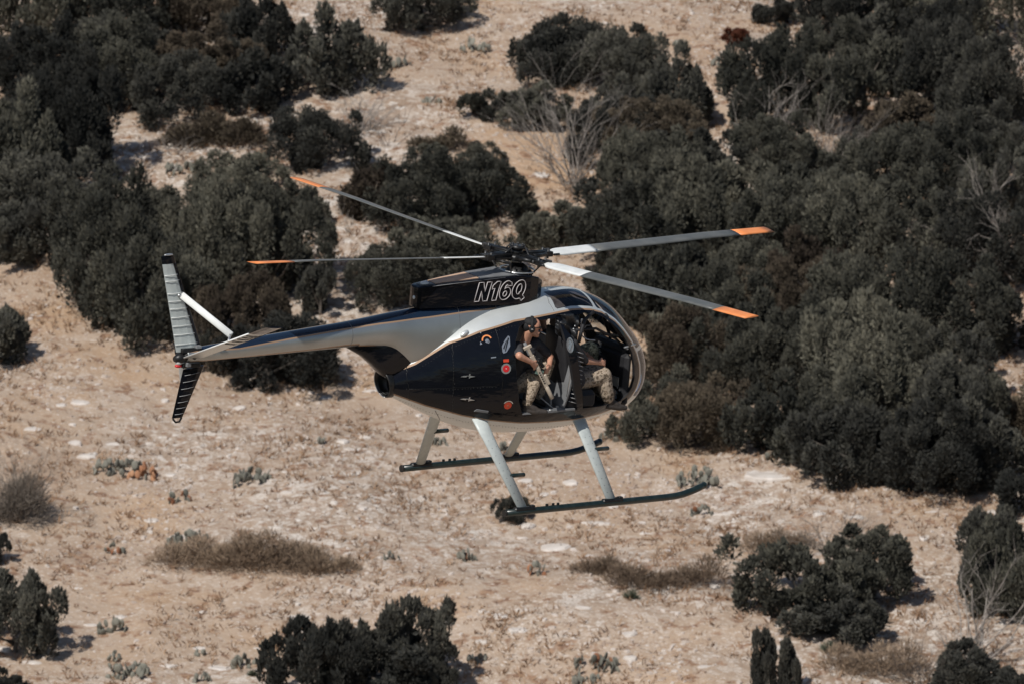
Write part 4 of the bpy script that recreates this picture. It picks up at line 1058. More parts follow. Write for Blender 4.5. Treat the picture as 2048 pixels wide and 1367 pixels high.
def crown_points(rng, rad, h, base, ncl, lobes=3, spread=1.0):
    """clump centres filling an uneven many lobed crown"""
    Lc = []
    for i in range(lobes):
        a = rng.uniform(0, 2*np.pi); d = rng.uniform(.15,.5)*rad*(lobes > 1)*spread; Lc.append((d*np.cos(a), d*np.sin(a), rng.uniform(.55,.8)*rad, rng.uniform(.72,1.0)*h))
    P_ = []; R0 = []
    for k in range(ncl):
        lx, ly, lr, lh = Lc[k % lobes]
        v = rng.normal(size=3); v /= np.linalg.norm(v); q = rng.uniform(.35,1)**.5
        z = base + (lh-base)*(.5+.5*v[2]*q); e = math.sqrt(max(0,1-(abs(v[2])*q)**2.6))
        hor = np.array([v[0],v[1]]); hor /= np.linalg.norm(hor)+1e-9; rr = lr*e*rng.uniform(.35,1)**.6
        P_.append((lx+hor[0]*rr, ly+hor[1]*rr, z)); R0.append(rng.uniform(.16,.30)*rad**.6)
    return np.array(P_), np.array(R0)
def make_crown(name, seed, rad, h, ncl, nsp, ll=.13, lw=.024, base=.05, lobes=3, mats=None, upw=.9, spread=1.0, el=1.45, rs=1.0):
    rng = np.random.default_rng(seed); P_, R0 = crown_points(rng, rad, h, base*h, ncl, lobes, spread)
    R0 = R0*rs; ct = rng.uniform(0,1,ncl)
    k = rng.integers(0, ncl, nsp); d = rng.normal(size=(nsp,3)); ax = P_[k]-np.array([0,0,h*.3]); ax /= np.linalg.norm(ax, axis=1, keepdims=True)+1e-6
    d = d/np.linalg.norm(d, axis=1, keepdims=True) + ax*.45 + np.array([0,0,.3]); d /= np.linalg.norm(d, axis=1, keepdims=True)
    q = rng.uniform(.25,1,nsp)**.6; pos = P_[k] + d*(R0[k]*q)[:,None]*np.array([1,1,el])
    dr = d*.8 + rng.normal(size=(nsp,3))*.45 + np.array([0,0,upw])
    pos[:,2] = np.maximum(pos[:,2], .02)
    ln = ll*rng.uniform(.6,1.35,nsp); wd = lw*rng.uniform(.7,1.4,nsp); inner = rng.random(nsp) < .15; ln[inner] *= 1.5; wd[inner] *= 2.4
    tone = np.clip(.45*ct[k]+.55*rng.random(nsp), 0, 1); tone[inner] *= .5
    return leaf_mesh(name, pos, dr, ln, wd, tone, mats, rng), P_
def make_trunk(name, seed, rad, h, targets, thick=1.0):
    rng = random.Random(seed); mb = MB(); t_ = .045*rad**.5*thick; n = min(9, len(targets)); idx = rng.sample(range(len(targets)), n)
    top = np.array([rng.uniform(-.1,.1)*rad, rng.uniform(-.1,.1)*rad, h*.38])
    mb.tube([(0,0,-.25), (.02,.01,h*.15), top], [t_*1.6, t_*1.2, t_*.8], 7, 0)
    for i in idx:
        e = np.array(targets[i]); s0_ = top*rng.uniform(.25,.9); m_ = lerp(s0_, e, .5)+np.array([rng.uniform(-.1,.1),rng.uniform(-.1,.1),-.08])*rad
        mb.tube([s0_, m_, e], [t_*.7, t_*.45, t_*.15], 5, 0)
    return mb.build(name, M['bark'], merge=0)
def branch_mesh(mb, rng, p, d, L, r, depth, bend=.25, split=3, droop=0, mi=0, spread=.5):
    pts = [p]; q = np.array(p, float); dd = np.array(d, float)
    for i in range(4):
        dd = dd + np.array([rng.gauss(0,bend*.35), rng.gauss(0,bend*.35), rng.gauss(0,bend*.25)-droop*.1]); dd /= np.linalg.norm(dd); q = q+dd*L/4; pts.append(q.copy())
    mb.tube(pts, [r, r*.85, r*.7, r*.55, r*.35], 5 if r > .012 else 3, mi, cap=False)
    if depth > 0:
        for k in range(split):
            t = rng.uniform(.35, 1); j = min(3, int(t*4)); b = lerp(pts[j], pts[j+1], t*4-j)
            v = np.array([rng.gauss(0,1), rng.gauss(0,1), rng.gauss(.2,.8)]); v /= np.linalg.norm(v); nd = dd*(1-spread*.5)+v*spread; nd /= np.linalg.norm(nd)
            branch_mesh(mb, rng, b, nd, L*rng.uniform(.4,.65), r*.45, depth-1, bend, split, droop, mi, spread)
protos = {}
def proto(key, builder):
    if key not in protos: protos[key] = builder()
    return protos[key]
def hide_src(o): D.objects.remove(o)
def mesh_of(o): me = o.data; D.objects.remove(o); return me
# juniper kinds: (radius, height, clumps, sprays, lobes)
KIND = {'big': [(1.75,2.5,62,10500,4,.9,11), (1.7,2.3,55,10000,5,.9,12), (1.8,2.9,66,11000,4,1.0,13), (1.65,2.6,60,10000,3,.8,14), (1.75,2.2,60,10000,6,.8,15)],
        'mid': [(1.05,1.7,34,5600,3,.9,21), (1.05,1.9,32,5600,2,1.0,22), (1.1,1.5,36,5600,4,.7,23), (1.0,1.8,30,5200,3,1.2,24)],
        'small': [(.55,1.0,15,2400,2,1.0,31), (.55,.85,14,2200,3,.8,32)],
        'open': [(1.2,1.9,24,4300,5,1.5,41), (1.3,1.7,26,4300,6,1.3,42)],
        'upright': [(.45,1.2,14,2600,3,1.7,51)],
        'sprig': [(1.0,1.7,42,5200,6,1.15,61), (.95,1.8,38,5000,5,1.2,62), (1.05,1.6,46,5400,7,1.1,63)]}
def get_kind(kind, i, mat):
    i %= len(KIND[kind]); rad, h, ncl, nsp, lobes, upw, seed = KIND[kind][i]
    def b():
        big_ = kind == 'open'
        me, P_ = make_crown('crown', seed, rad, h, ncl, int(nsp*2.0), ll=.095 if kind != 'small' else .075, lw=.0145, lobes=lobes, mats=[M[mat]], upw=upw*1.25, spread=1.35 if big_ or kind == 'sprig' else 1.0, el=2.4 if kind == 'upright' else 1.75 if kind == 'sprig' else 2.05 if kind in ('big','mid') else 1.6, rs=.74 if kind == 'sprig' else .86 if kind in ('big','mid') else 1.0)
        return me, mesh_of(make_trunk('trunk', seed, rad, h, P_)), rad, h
    return proto((kind, i, mat), b)
RT_ = random.Random(77)
def ground_pt(u, v):
    p, t = at(u, v); return Vector((p[0], p[1], float(tz(p[0], p[1]))-.03)), FPX/t
def tree(u, v, wpx, hpx, label, kind=None, mat='juniper', cat='juniper', var=None, group='junipers on the slope'):
    """u, v foot of the crown; wpx, hpx drawn size in photo pixels"""
    loc, s = ground_pt(u, v); big = 1.13 if wpx > 120 and v < 1020 and not (230 < u < 700 and v < 520) else 1.0; wm = wpx/s*big; hm = hpx/s/.97*big
    kind = kind or ('big' if wm > 2.5 else 'mid' if wm > 1.35 else 'small')
    me, tm, rad, h = get_kind(kind, RT_.randrange(9) if var is None else var, mat)
    r = empty('juniper_tree', loc, label, cat, group); r.rotation_euler = (0,0,RT_.uniform(0,6.28))
    sx = wm/(2*rad); sz = max(.5*sx, (hm*.88-.09*wm)/h); r.scale = (sx, sx, sz)
    link_mesh('crown', me, r); link_mesh('trunk', tm, r); return r
def T(u, v, wpx, hpx, label, **k):
    if v < 1020 and (u > 1480 or (u > 1230 and v > 430) or (u < 600 and v > 520) or (u < 250 and v < 520)): hpx *= 1.2
    return tree(u, v-.13*wpx, wpx, hpx, label, **k)
# --- upper left thicket
T(60,120,230,190,'olive juniper filling the top left corner of the photo')
T(235,115,240,150,'second juniper from the left along the top edge', var=3)
T(420,95,220,140,'juniper at the top edge left of the bare sandy gap', mat='juniper_brown')
T(520,130,150,170,'slim juniper reaching the top edge beside the sandy gap', mat='juniper_dark')
T(400,215,240,150,'juniper with grey dead twigs through its crown, upper left', mat='juniper_brown', var=2)
T(530,245,180,150,'dark juniper shading the sand left of the round black juniper', mat='juniper_dark')
T(668,215,200,205,'round near-black juniper right of the upper left thicket', mat='juniper_dark', var=0)
T(330,262,240,160,'wide juniper above the small sandy clearing on the left', mat='juniper_dark', var=1)
T(180,235,230,160,'juniper in the middle of the upper left thicket', var=2)
T(60,270,230,170,'juniper at the left edge below the top corner one', mat='juniper_dark')
T(135,390,215,190,'tall dark juniper left of the small sandy clearing', mat='juniper_dark', var=4)
T(40,400,180,180,'juniper on the left edge level with the sandy clearing')
T(110,490,250,150,'dark juniper below the clearing on the left edge side', mat='juniper_dark', var=0)
T(20,535,140,110,'low juniper touching the left edge above the pale gap', mat='juniper_dark')
# --- middle left
T(640,360,220,150,'juniper above the rear left rotor blade tip', mat='juniper_dark', var=1, kind='big')
T(490,450,225,150,'juniper left of the orange tip of the raised left blade', var=3)
T(590,470,130,110,'juniper just below the raised left blade tip', mat='juniper')
T(330,505,250,100,'juniper above the upper tail fin', var=0)
T(170,640,250,230,'large juniper left of the tail fin, pale gaps at its left side', var=2)
T(120,560,180,150,'juniper at the left end of the clump behind the tail', mat='juniper_dark')
T(270,700,240,190,'juniper directly behind the lower half of the upper tail fin', var=1)
T(410,620,230,190,'juniper behind the white tail strut', var=4)
T(540,620,210,200,'juniper under the level left rotor blade tip', var=3, mat='juniper')
T(470,745,200,160,'juniper seen across the rear end of the tail boom', mat='juniper_brown')
T(535,800,250,130,'dark juniper below the tail boom, lowest of the left clump', mat='juniper_dark', var=0)
T(430,760,120,100,'small juniper beside the lower tail fin', mat='juniper')
T(12,735,110,100,'dark juniper on the left edge beside the pale stony ground', mat='juniper_dark')
# --- centre
T(880,85,200,150,'lone juniper standing on sand at the top centre edge', mat='juniper_dark', var=2, kind='big')
T(1185,192,245,140,'broad black-green juniper on the upper sand right of centre', mat='juniper_dark', var=1)
T(1110,170,150,130,'left lobe juniper beside the broad black-green one', mat='juniper_dark')
T(1260,215,180,150,'juniper at the right of the broad black-green one', mat='juniper_dark', var=0)
T(1350,265,140,165,'dark juniper bordering the narrow sand strip right of centre', mat='juniper_dark')
T(975,247,85,68,'small round juniper alone on the sand above the rotor hub', kind='small', mat='juniper')
T(1090,260,160,90,'juniper behind the bleached branches, left side', mat='juniper')
T(1215,335,190,140,'juniper tangled with the large bleached shrub', mat='juniper_dark')
T(965,348,115,65,'low straggly juniper above the rotor hub, twigs on top', kind='open')
T(850,325,60,38,'tiny juniper tuft on the sand left of the straggly one', kind='small')
T(1300,330,190,140,'brownish juniper right of the large bleached shrub', mat='juniper_brown')
T(740,440,130,110,'pale twiggy juniper under the raised left blade', mat='juniper_brown')
T(800,480,210,170,'juniper between the two left rotor blades, nearer the fuselage', var=2)
T(935,470,210,145,'juniper behind the rotor hub left side', var=0)
T(800,640,200,140,'juniper behind the engine cowling', var=3)
T(750,590,120,100,'juniper left of the engine cowling', mat='juniper_dark')
T(900,560,230,120,'juniper seen just above the tan intake panel', var=1)
T(1080,510,110,90,'juniper directly above the rotor hub', mat='juniper')
T(1165,510,150,95,'juniper above the white root of the upper right blade', var=1, mat='juniper')
T(1050,440,60,45,'low juniper on the sand edge left of the rotor hub', kind='small')
# --- right hand slope
T(1560,62,95,62,'small black juniper at the top edge near the rusty bush', mat='juniper_dark', kind='mid')
T(1690,120,180,150,'juniper at the top edge with sandy gaps through it', mat='juniper_dark', var=3)
T(1800,100,170,130,'second from the right juniper along the top edge', mat='juniper')
T(1960,120,230,170,'juniper filling the top right corner of the photo', mat='juniper', var=1)
T(1640,190,180,130,'grey-green juniper below the small black one at the top', mat='juniper')
T(1560,285,210,160,'grey-green juniper with bleached sticks at its left side', var=4)
T(1710,280,210,150,'juniper with bright sandy holes in its crown, upper right', mat='juniper', kind='open')
T(1860,270,220,180,'black juniper on the upper right slope', mat='juniper_dark', var=0)
T(2000,300,200,190,'dark juniper on the right edge below the corner', mat='juniper_dark', var=2)
T(1830,330,180,110,'low brownish juniper right of the pale dry brush', mat='juniper_brown')
T(1400,380,180,130,'juniper at the lower end of the narrow sand strip', mat='juniper_dark')
T(1520,390,190,120,'juniper below the bleached sticks on the right', mat='juniper')
T(1310,440,190,150,'olive juniper above the upper right rotor blade', var=0)
T(1640,425,190,85,'juniper below the pale dry brush on the right', mat='juniper')
T(1770,430,210,140,'olive juniper in the middle of the right slope', var=1)
T(1900,440,210,150,'olive juniper left of the bleached branch at the right edge', var=2)
T(2020,470,160,150,'juniper behind the bleached branch on the right edge', mat='juniper_dark')
T(1270,560,210,150,'juniper between the two right rotor blades, near the hub', mat='juniper', var=3)
T(1400,540,220,170,'juniper behind the outer part of the upper right blade', var=4)
T(1540,560,220,160,'juniper below the upper orange blade tip', var=0)
T(1680,560,220,170,'juniper right of the upper orange blade tip', var=1)
T(1820,580,230,170,'juniper on the right slope level with the blade tips', var=2)
T(1960,600,220,170,'dark juniper under the bleached branch on the right edge', mat='juniper_dark', var=3)
T(1330,660,180,140,'juniper just above the helicopter windshield', mat='juniper')
T(1440,700,210,150,'juniper under the lower orange blade tip', mat='juniper', var=1)
T(1600,690,210,150,'juniper around the grey dead stick on the right slope', mat='juniper_brown', var=2)
T(1740,710,230,170,'juniper on the right slope beyond the dead stick', var=0)
T(1880,740,230,190,'tall juniper on the right, dark hollow at its left', var=3)
T(1990,720,160,130,'juniper on the right edge above the brown bush', mat='juniper_dark')
T(1350,800,200,140,'brownish juniper in front of the helicopter nose', mat='juniper_brown', var=4)
T(1480,820,220,160,'juniper right of the brownish one ahead of the nose', var=1)
T(1620,830,220,170,'juniper at the heart of the lower right thicket', var=2)
T(1300,895,170,110,'straggly juniper below the helicopter nose', mat='juniper', kind='open')
T(1420,915,200,130,'juniper at the lower edge of the thicket above the pale cactus', var=0, mat='juniper_brown')
T(1550,920,180,140,'juniper on the rock ledge at the thicket edge', mat='juniper')
T(1770,880,250,210,'very large juniper in the lower right thicket', var=4)
T(1720,985,190,150,'dark juniper at the lower lip of the right thicket', mat='juniper_dark', var=1)
T(1850,1000,240,170,'dark juniper right of the one at the thicket lip', mat='juniper_dark', var=2)
T(1960,1000,190,150,'last dark juniper at the right end of the thicket lip', mat='juniper_dark', var=0)
T(1960,905,130,130,'juniper left of the tan clearing at the right edge', mat='juniper')
T(2030,1040,110,110,'juniper on the right edge below the tan clearing', mat='juniper_dark')
T(1230,470,150,110,'juniper left of the olive one above the upper right blade', mat='juniper_dark')
T(1390,455,170,120,'juniper below the dark one at the sand strip foot', mat='juniper')
T(1460,470,170,130,'juniper above the upper orange blade tip', mat='juniper', var=2)
T(1590,480,180,130,'juniper right of the one above the upper orange tip', mat='juniper', var=3)
T(1710,490,180,120,'juniper below the middle olive one on the right slope', mat='juniper')
T(1240,640,130,110,'juniper peeping over the helicopter canopy top', mat='juniper')
T(1480,630,190,120,'juniper between the two orange blade tips', mat='juniper', var=1)
T(1590,620,170,120,'juniper right of the gap between the orange blade tips', mat='juniper_brown')
T(1380,730,150,120,'juniper just right of the windshield at eye level', mat='juniper', var=3)
T(1530,760,190,140,'juniper left of the grey dead stick foot', mat='juniper', var=4)
T(1670,770,190,140,'juniper right of the grey dead stick foot', mat='juniper')
T(1810,800,200,140,'juniper above the very large one in the thicket', mat='juniper', var=1)
T(1930,820,170,140,'juniper beside the brown bush at the right edge', mat='juniper_dark')
T(1700,920,200,150,'juniper left of the very large one in the thicket', mat='juniper', var=3)
T(1640,960,130,110,'small juniper on the pale rock ledge', mat='juniper_dark')
T(1870,920,200,150,'juniper right of the very large one in the thicket', mat='juniper_dark', var=4)
T(1780,990,150,120,'juniper between the two dark ones at the thicket lip', mat='juniper_dark')
T(1760,180,170,130,'black juniper behind the holed one, upper right', mat='juniper_dark')
T(1900,190,190,140,'juniper between the top edge and the black slope junipers', mat='juniper_dark')
T(1765,335,140,70,'juniper at the right of the pale dry brush', mat='juniper_dark')
T(1930,370,200,120,'juniper above the row of bleached snags', mat='juniper_dark')
T(230,190,200,120,'juniper behind the middle of the upper left thicket', mat='juniper_dark')
T(310,160,180,110,'juniper deep in the upper left thicket', mat='juniper_dark')
T(480,190,140,110,'juniper between the twiggy one and the sandy gap', mat='juniper_dark')
T(90,340,200,130,'juniper in the dark mass at the left edge', mat='juniper_dark')
T(210,560,170,130,'juniper in the middle of the clump left of the fin', mat='juniper')
T(440,545,170,110,'juniper under the orange tip of the raised left blade', mat='juniper')
T(380,690,180,150,'juniper behind the lower end of the white tail strut', mat='juniper')
T(640,640,90,120,'juniper end right of the one under the level blade', mat='juniper_dark')
T(880,420,150,100,'juniper crest above the two left rotor blades', mat='juniper', var=2)
T(860,560,170,120,'juniper above the beacon of the engine cowling', mat='juniper', var=3)
T(1230,270,130,110,'juniper in shade behind the bleached branches', mat='juniper_dark')
# --- foreground
T(1605,1250,240,190,'open juniper alone on stones, left part of the lower right pair', kind='sprig', mat='juniper', var=0)
T(1745,1235,200,185,'open juniper touching the right side of its neighbour on the stones', kind='sprig', mat='juniper', var=1)
T(1665,1290,210,120,'dark low juniper at the foot of the lower right pair', mat='juniper_dark')
T(1962,1190,160,200,'slanting juniper near the right edge above the bare stalks', mat='juniper_dark', var=1)
T(2020,1250,190,250,'juniper on the right edge behind the bare stalks', mat='juniper', var=3)
T(1530,1400,62,150,'left spire of the small twin juniper at the bottom edge', kind='upright', mat='juniper_dark')
T(1580,1400,60,130,'right spire of the small twin juniper at the bottom edge', kind='upright', mat='juniper_dark')
T(1920,1400,190,120,'low juniper at the foot of the bare stalks', mat='juniper_dark', var=2)
T(2030,1420,120,90,'juniper cut by the bottom right corner', mat='juniper_dark')
T(800,1400,170,235,'tallest juniper at the bottom edge left of centre', mat='juniper_dark', kind='sprig', var=1)
T(700,1415,150,215,'middle spire of the juniper group at the bottom edge', mat='juniper_dark', kind='sprig')
T(615,1440,185,230,'left outermost juniper of the bottom edge group', mat='juniper_dark', kind='sprig', var=3)
T(880,1420,100,155,'right outermost juniper of the bottom edge group', mat='juniper_dark', kind='sprig')
T(760,1440,260,130,'low juniper along the bottom edge below the tall one', mat='juniper_dark', kind='sprig')
T(30,1322,165,205,'black juniper leaning in from the lower left edge', mat='juniper_dark', kind='sprig', var=0)
T(0,1130,50,75,'small juniper tip on the left edge above the leaning one', mat='juniper_dark', kind='small')
T(10,1420,110,100,'juniper in the bottom left corner', mat='juniper_dark', kind='sprig')
T(1032,1052,75,72,'spiky little evergreen behind the near skid rear end', kind='sprig', mat='juniper_dark', cat='shrub')
r = T(1473,103,60,50,'rust-red little bush on the upper sand', kind='small', mat='rust', cat='bush', group=None)

# --- bare bleached shrubs
def dead(u, v, wpx, hpx, label, seed, n=9, depth=3, mat='deadwood', r0=.028, lean=(0,0), spread=.5, droop=0, fan=.8, split=3, cat='dead shrub'):
    loc, s = ground_pt(u, v); rng = random.Random(seed); mb = MB(); H = hpx/s; W_ = wpx/s
    for i in range(n):
        a = 2*math.pi*i/n + rng.uniform(-.4,.4); d = np.array([math.cos(a)*fan*W_/H*.8+lean[0], math.sin(a)*fan*W_/H*.8+lean[1], 1.0]); d /= np.linalg.norm(d)
        bs = .05*W_; branch_mesh(mb, rng, np.array([rng.uniform(-.1,.1)+rng.gauss(0,bs), rng.uniform(-.1,.1)+rng.gauss(0,bs), -.05]), d, H*rng.uniform(.55,1.0)*max(1, W_/H*.6), r0*rng.uniform(.6,1), depth, .55, split, droop, 0, spread)
    o = mb.build('dead_shrub', M[mat], None, merge=0); o.location = loc; tag(o, label, cat, 'bare dead shrubs'); return o
dead(1140,372,215,200,'large bleached bare shrub spreading among junipers above the rotor hub', 5, n=24, depth=3, r0=.022, fan=.7, spread=.42)
dead(1185,390,120,60,'tangle of fallen bleached twigs on the sand', 6, n=8, depth=2, r0=.02, fan=1.5)
dead(725,262,140,100,'feathery bleached shrub right of the round black juniper', 7, n=26, depth=2, r0=.018)
dead(775,290,90,70,'thin dark-stemmed bare shrub on the sand beside the feathery one', 8, n=7, depth=2, r0=.012, mat='bark')
dead(755,385,110,75,'bleached twigs above the raised left rotor blade', 9, n=9, depth=2, r0=.016)
dead(690,455,110,60,'bleached twigs under the raised left rotor blade', 10, n=8, depth=2, r0=.018, fan=1.3)
dead(1545,305,140,150,'upright bleached sticks in the grey-green juniper on the right', 11, n=7, depth=2, r0=.026)
dead(1655,330,170,125,'dense pale dry brush below the holed juniper', 12, n=48, depth=2, r0=.012, spread=.35)
dead(1600,320,40,130,'single forked bleached trunk beside the pale dry brush', 13, n=2, depth=2, r0=.035, fan=.3)
dead(2040,560,180,190,'bleached branch spreading in from the right edge', 14, n=14, depth=3, r0=.045, lean=(-.9,0), fan=.5)
dead(1640,680,70,150,'grey dead stick fan in the middle of the right slope', 15, n=7, depth=2, r0=.02, fan=.3)
dead(1655,1095,190,95,'wispy bare bush above the open juniper pair', 16, n=44, depth=2, r0=.010, mat='greytwig', spread=.4)
dead(1945,1330,220,190,'tall pale bare stalks near the bottom right corner', 17, n=12, depth=2, r0=.026, spread=.4)
dead(1850,1370,220,90,'low sweep of bare grey stems left of the pale stalks', 18, n=44, depth=2, r0=.010, mat='greytwig', lean=(-.8,0), fan=1.0)
dead(30,1035,130,140,'brown-grey bare bush on the left edge', 19, n=44, depth=3, r0=.014, mat='greytwig', spread=.45)
dead(345,305,110,60,'pale spiky dead bush in the small sandy clearing', 20, n=18, depth=1, r0=.010)
dead(1240,820,60,40,'bare twigs below the nose of the helicopter', 21, n=6, depth=2, r0=.010, mat='greytwig')
dead(1790,250,60,80,'pair of thin bleached sticks in the black juniper', 22, n=3, depth=1, r0=.016, fan=.3)
dead(410,130,120,90,'bleached twigs in the juniper crown at the upper left', 23, n=9, depth=2, r0=.014, fan=.9)
dead(470,325,60,30,'small bleached twig heap left of the centre thicket', 24, n=6, depth=1, r0=.012)
dead(1900,420,120,60,'row of bleached snags on the right slope', 25, n=7, depth=1, r0=.014)
dead(540,620,60,30,'bleached twig in the juniper under the left blade', 26, n=4, depth=1, r0=.012)
# --- low twiggy brush mounds
def mound(u, v, wpx, hpx, label, mat='drytwig', seed=1, n=5200, parts=5, cat='dry brush', ll=.16, lw=.007):
    loc, s = ground_pt(u, v-.06*wpx); rng = np.random.default_rng(seed); W_ = wpx/s; H = hpx/s
    C0 = []; cx = np.linspace(-.5,.5,parts)*W_*.8 + rng.normal(size=parts)*.1; hh = H*rng.uniform(.4,1.1,parts); cy = rng.normal(size=parts)*.12*W_
    k = rng.integers(0, parts, n); a = rng.uniform(0, 2*np.pi, n); q = rng.uniform(0,1,n)**.75*rng.uniform(.7,1.35,n); rr = W_/parts*1.05
    x = cx[k]+np.cos(a)*q*rr; y = cy[k]*.5+np.sin(a)*q*rr; z = hh[k]*np.sqrt(np.maximum(.02,1-q**2))*rng.uniform(.15,1,n)
    d = np.stack([np.cos(a)*q, np.sin(a)*q, np.full(n,.8)], -1)+rng.normal(size=(n,3))*.45
    me = leaf_mesh('dry_brush', np.stack([x,y,z],-1), d, ll*rng.uniform(.6,1.4,n), np.full(n,lw), rng.random(n), [M[mat]], rng)
    o = link_mesh('dry_brush', me); o.location = loc; tag(o, label, cat, 'low dry brush'); return o
mound(22,1040,120,80,'brown-grey brush around the foot of the left edge bush', seed=21, mat='greytwig', parts=3, n=2600, ll=.26)
mound(440,1140,230,55,'long low brown brush mound, left half, near the lower left', seed=1, parts=5)
mound(565,1140,190,80,'highest brown brush mound beside the long low one', seed=2, parts=4)
mound(650,1140,80,30,'small brown brush tail right of the highest mound', seed=3, parts=3, n=1800)
mound(425,290,120,70,'olive-brown brush at the back of the small sandy clearing', seed=4, mat='juniper_brown', parts=3, lw=.012)
mound(1330,1178,190,55,'faded brown brush below the near skid, larger patch', seed=5, parts=5, n=3400)
mound(1200,1150,90,28,'faded brown brush below the near skid, smaller patch', seed=6, parts=3, n=1300)
mound(2025,880,110,130,'tan and brown bush in the clearing at the right edge', seed=7, mat='juniper_brown', parts=3, lw=.014)
mound(1570,1100,90,35,'faded low brush left of the wispy bare bush', seed=8, parts=3, n=1500)
mound(620,770,90,50,'brown scrub right of the lowest dark juniper under the boom', seed=9, mat='juniper_brown', parts=3, lw=.012, n=2500)
mound(1750,1350,150,70,'faded brown brush under the open juniper pair', seed=10, parts=4, n=3000)
mound(870,300,70,40,'low olive scrub on the sand left of the straggly juniper', seed=11, mat='juniper_brown', parts=3, n=1200, lw=.012)
# --- prickly pears
def pad_mesh(rng, W_, H, npad, mats, dry=0.0):
    V = []; F = []; mi = []; tn = []; S_g, R_g = 10, 5
    for i in range(npad):
        lvl = rng.random()**1.3; c = np.array([rng.uniform(-.5,.5)*W_, rng.uniform(-.3,.3)*W_, .05+lvl*H*.75]); c[2] *= 1-.5*abs(c[0]/W_*2)**2
        rr = rng.uniform(.05,.085)*min(1.2, .6+W_); yaw = rng.uniform(0, math.pi); til = rng.uniform(-.5,.5)
        A = np.array([math.cos(yaw), math.sin(yaw), 0]); N = np.array([-math.sin(yaw)*math.cos(til), math.cos(yaw)*math.cos(til), math.sin(til)]); B = np.cross(N, A); B = B if B[2] > 0 else -B
        b = len(V); 
        for j in range(R_g+1):
            th = math.pi*j/R_g
            for k in range(S_g):
                a = 2*math.pi*k/S_g; x, y, z = math.sin(th)*math.cos(a), math.sin(th)*math.sin(a), math.cos(th)
                V.append(c + A*x*rr*.82 + B*y*rr*1.15 + N*z*.018)
        for j in range(R_g):
            for k in range(S_g): F.append([b+j*S_g+k, b+(j+1)*S_g+k, b+(j+1)*S_g+(k+1)%S_g, b+j*S_g+(k+1)%S_g]); mi.append(1 if rng.random() < 0 else 0); tn.append(.2+.6*((i*37)%10)/10)
        if rng.random() < dry:
            for q in range(R_g*S_g): mi[-1-q] = 1
    me = np_mesh('prickly_pear', V, F, mats, mi, smooth=True); at_ = me.attributes.new('tone','FLOAT','FACE'); at_.data.foreach_set('value', np.array(tn, np.float32)); return me
def pear(u, v, wpx, hpx, label, seed, dry=0.04, n=None, mat='cactus'):
    loc, s = ground_pt(u, v); rng = np.random.default_rng(seed); W_ = wpx/s; H = hpx/s
    o = link_mesh('prickly_pear', pad_mesh(rng, W_, H, n or max(9, int(62*W_*max(.5,H*1.6))), [M[mat], M['cactusdry']], dry)); o.location = loc; tag(o, label, 'cactus', 'prickly pear clumps on the sand'); return o
PEARS = [(235,943,100,38,'wide grey-green prickly pear beside the dried orange one',.02,'cactus'),(285,953,55,36,'dried orange prickly pear pads, lower left',.95,'cactus'),
 (503,963,72,34,'prickly pear on white gravel below the tail boom',.0,'cactus'),(357,1003,46,28,'small prickly pear with one dried orange pad',.3,'cactus'),
 (374,1088,78,40,'dark prickly pear above the long brown brush mound',.05,'cactus'),(230,1103,38,28,'small prickly pear left of the brown brush mound',.15,'cactus'),
 (225,1262,55,36,'sparse prickly pear on tan grass, lower left',.0,'cactus'),(255,1352,80,40,'broad prickly pear at the bottom edge near the left corner',.05,'cactus'),
 (405,1362,36,28,'prickly pear on the bottom edge left of the juniper group',.0,'cactus'),(495,1332,60,32,'low prickly pear left of the bottom juniper group',.3,'cactus'),
 (228,1322,22,26,'single upright prickly pear pads at lower left',.0,'cactus'),(400,1308,20,14,'tiny prickly pear above the bottom edge one',.0,'cactus'),
 (930,1120,42,30,'prickly pear left of centre under the helicopter shadow side',.1,'cactus'),(783,1117,32,18,'tiny prickly pear on gravel left of centre',.0,'cactus'),
 (1075,1147,42,30,'prickly pear under the middle of the skids',.2,'cactus'),(1190,1334,90,34,'pale prickly pear row with dark base at the bottom edge',.1,'cactus'),
 (957,1322,38,30,'grey prickly pear right of the bottom juniper group',.0,'cactus'),(1172,1364,60,18,'prickly pear cut by the bottom edge right of centre',.0,'cactus'),
 (1395,968,92,42,'large pale prickly pear in front of the thicket, above the skid tip',.0,'cactus'),(1403,1030,44,24,'small prickly pear right of the near skid tip',.1,'cactus'),
 (795,132,54,26,'prickly pear right of the round black juniper',.0,'cactus'),(950,103,56,26,'prickly pear at the foot of the top centre juniper',.0,'cactus'),
 (864,205,36,14,'flat little prickly pear on the upper sand',.0,'cactus'),(1357,93,24,18,'tiny round cactus on the sand right of the broad juniper',.0,'cactus'),
 (640,888,24,14,'tiny prickly pear left of the far rear leg',.0,'cactus'),(875,890,40,20,'prickly pear behind the far rear leg step',.1,'cactus'),
 (1005,905,46,24,'prickly pear behind the rear landing gear legs',.1,'cactus'),(1545,915,34,22,'prickly pear at the thicket edge by the rock ledge',.1,'cactus'),
 (360,345,60,20,'faint prickly pear in the small sandy clearing',.0,'cactus'),(1600,40,26,24,'small prickly pear right of the small black juniper',.0,'cactus'),
 (1438,130,26,18,'tiny cactus below the rusty bush',.0,'cactus'),(1225,880,50,26,'prickly pear below the front belly of the helicopter',.0,'cactus')]
for i, (u, v, a, b, lab, dry, mt) in enumerate(PEARS): pear(u, v, a, b, lab, 100+i, dry, None, mt)
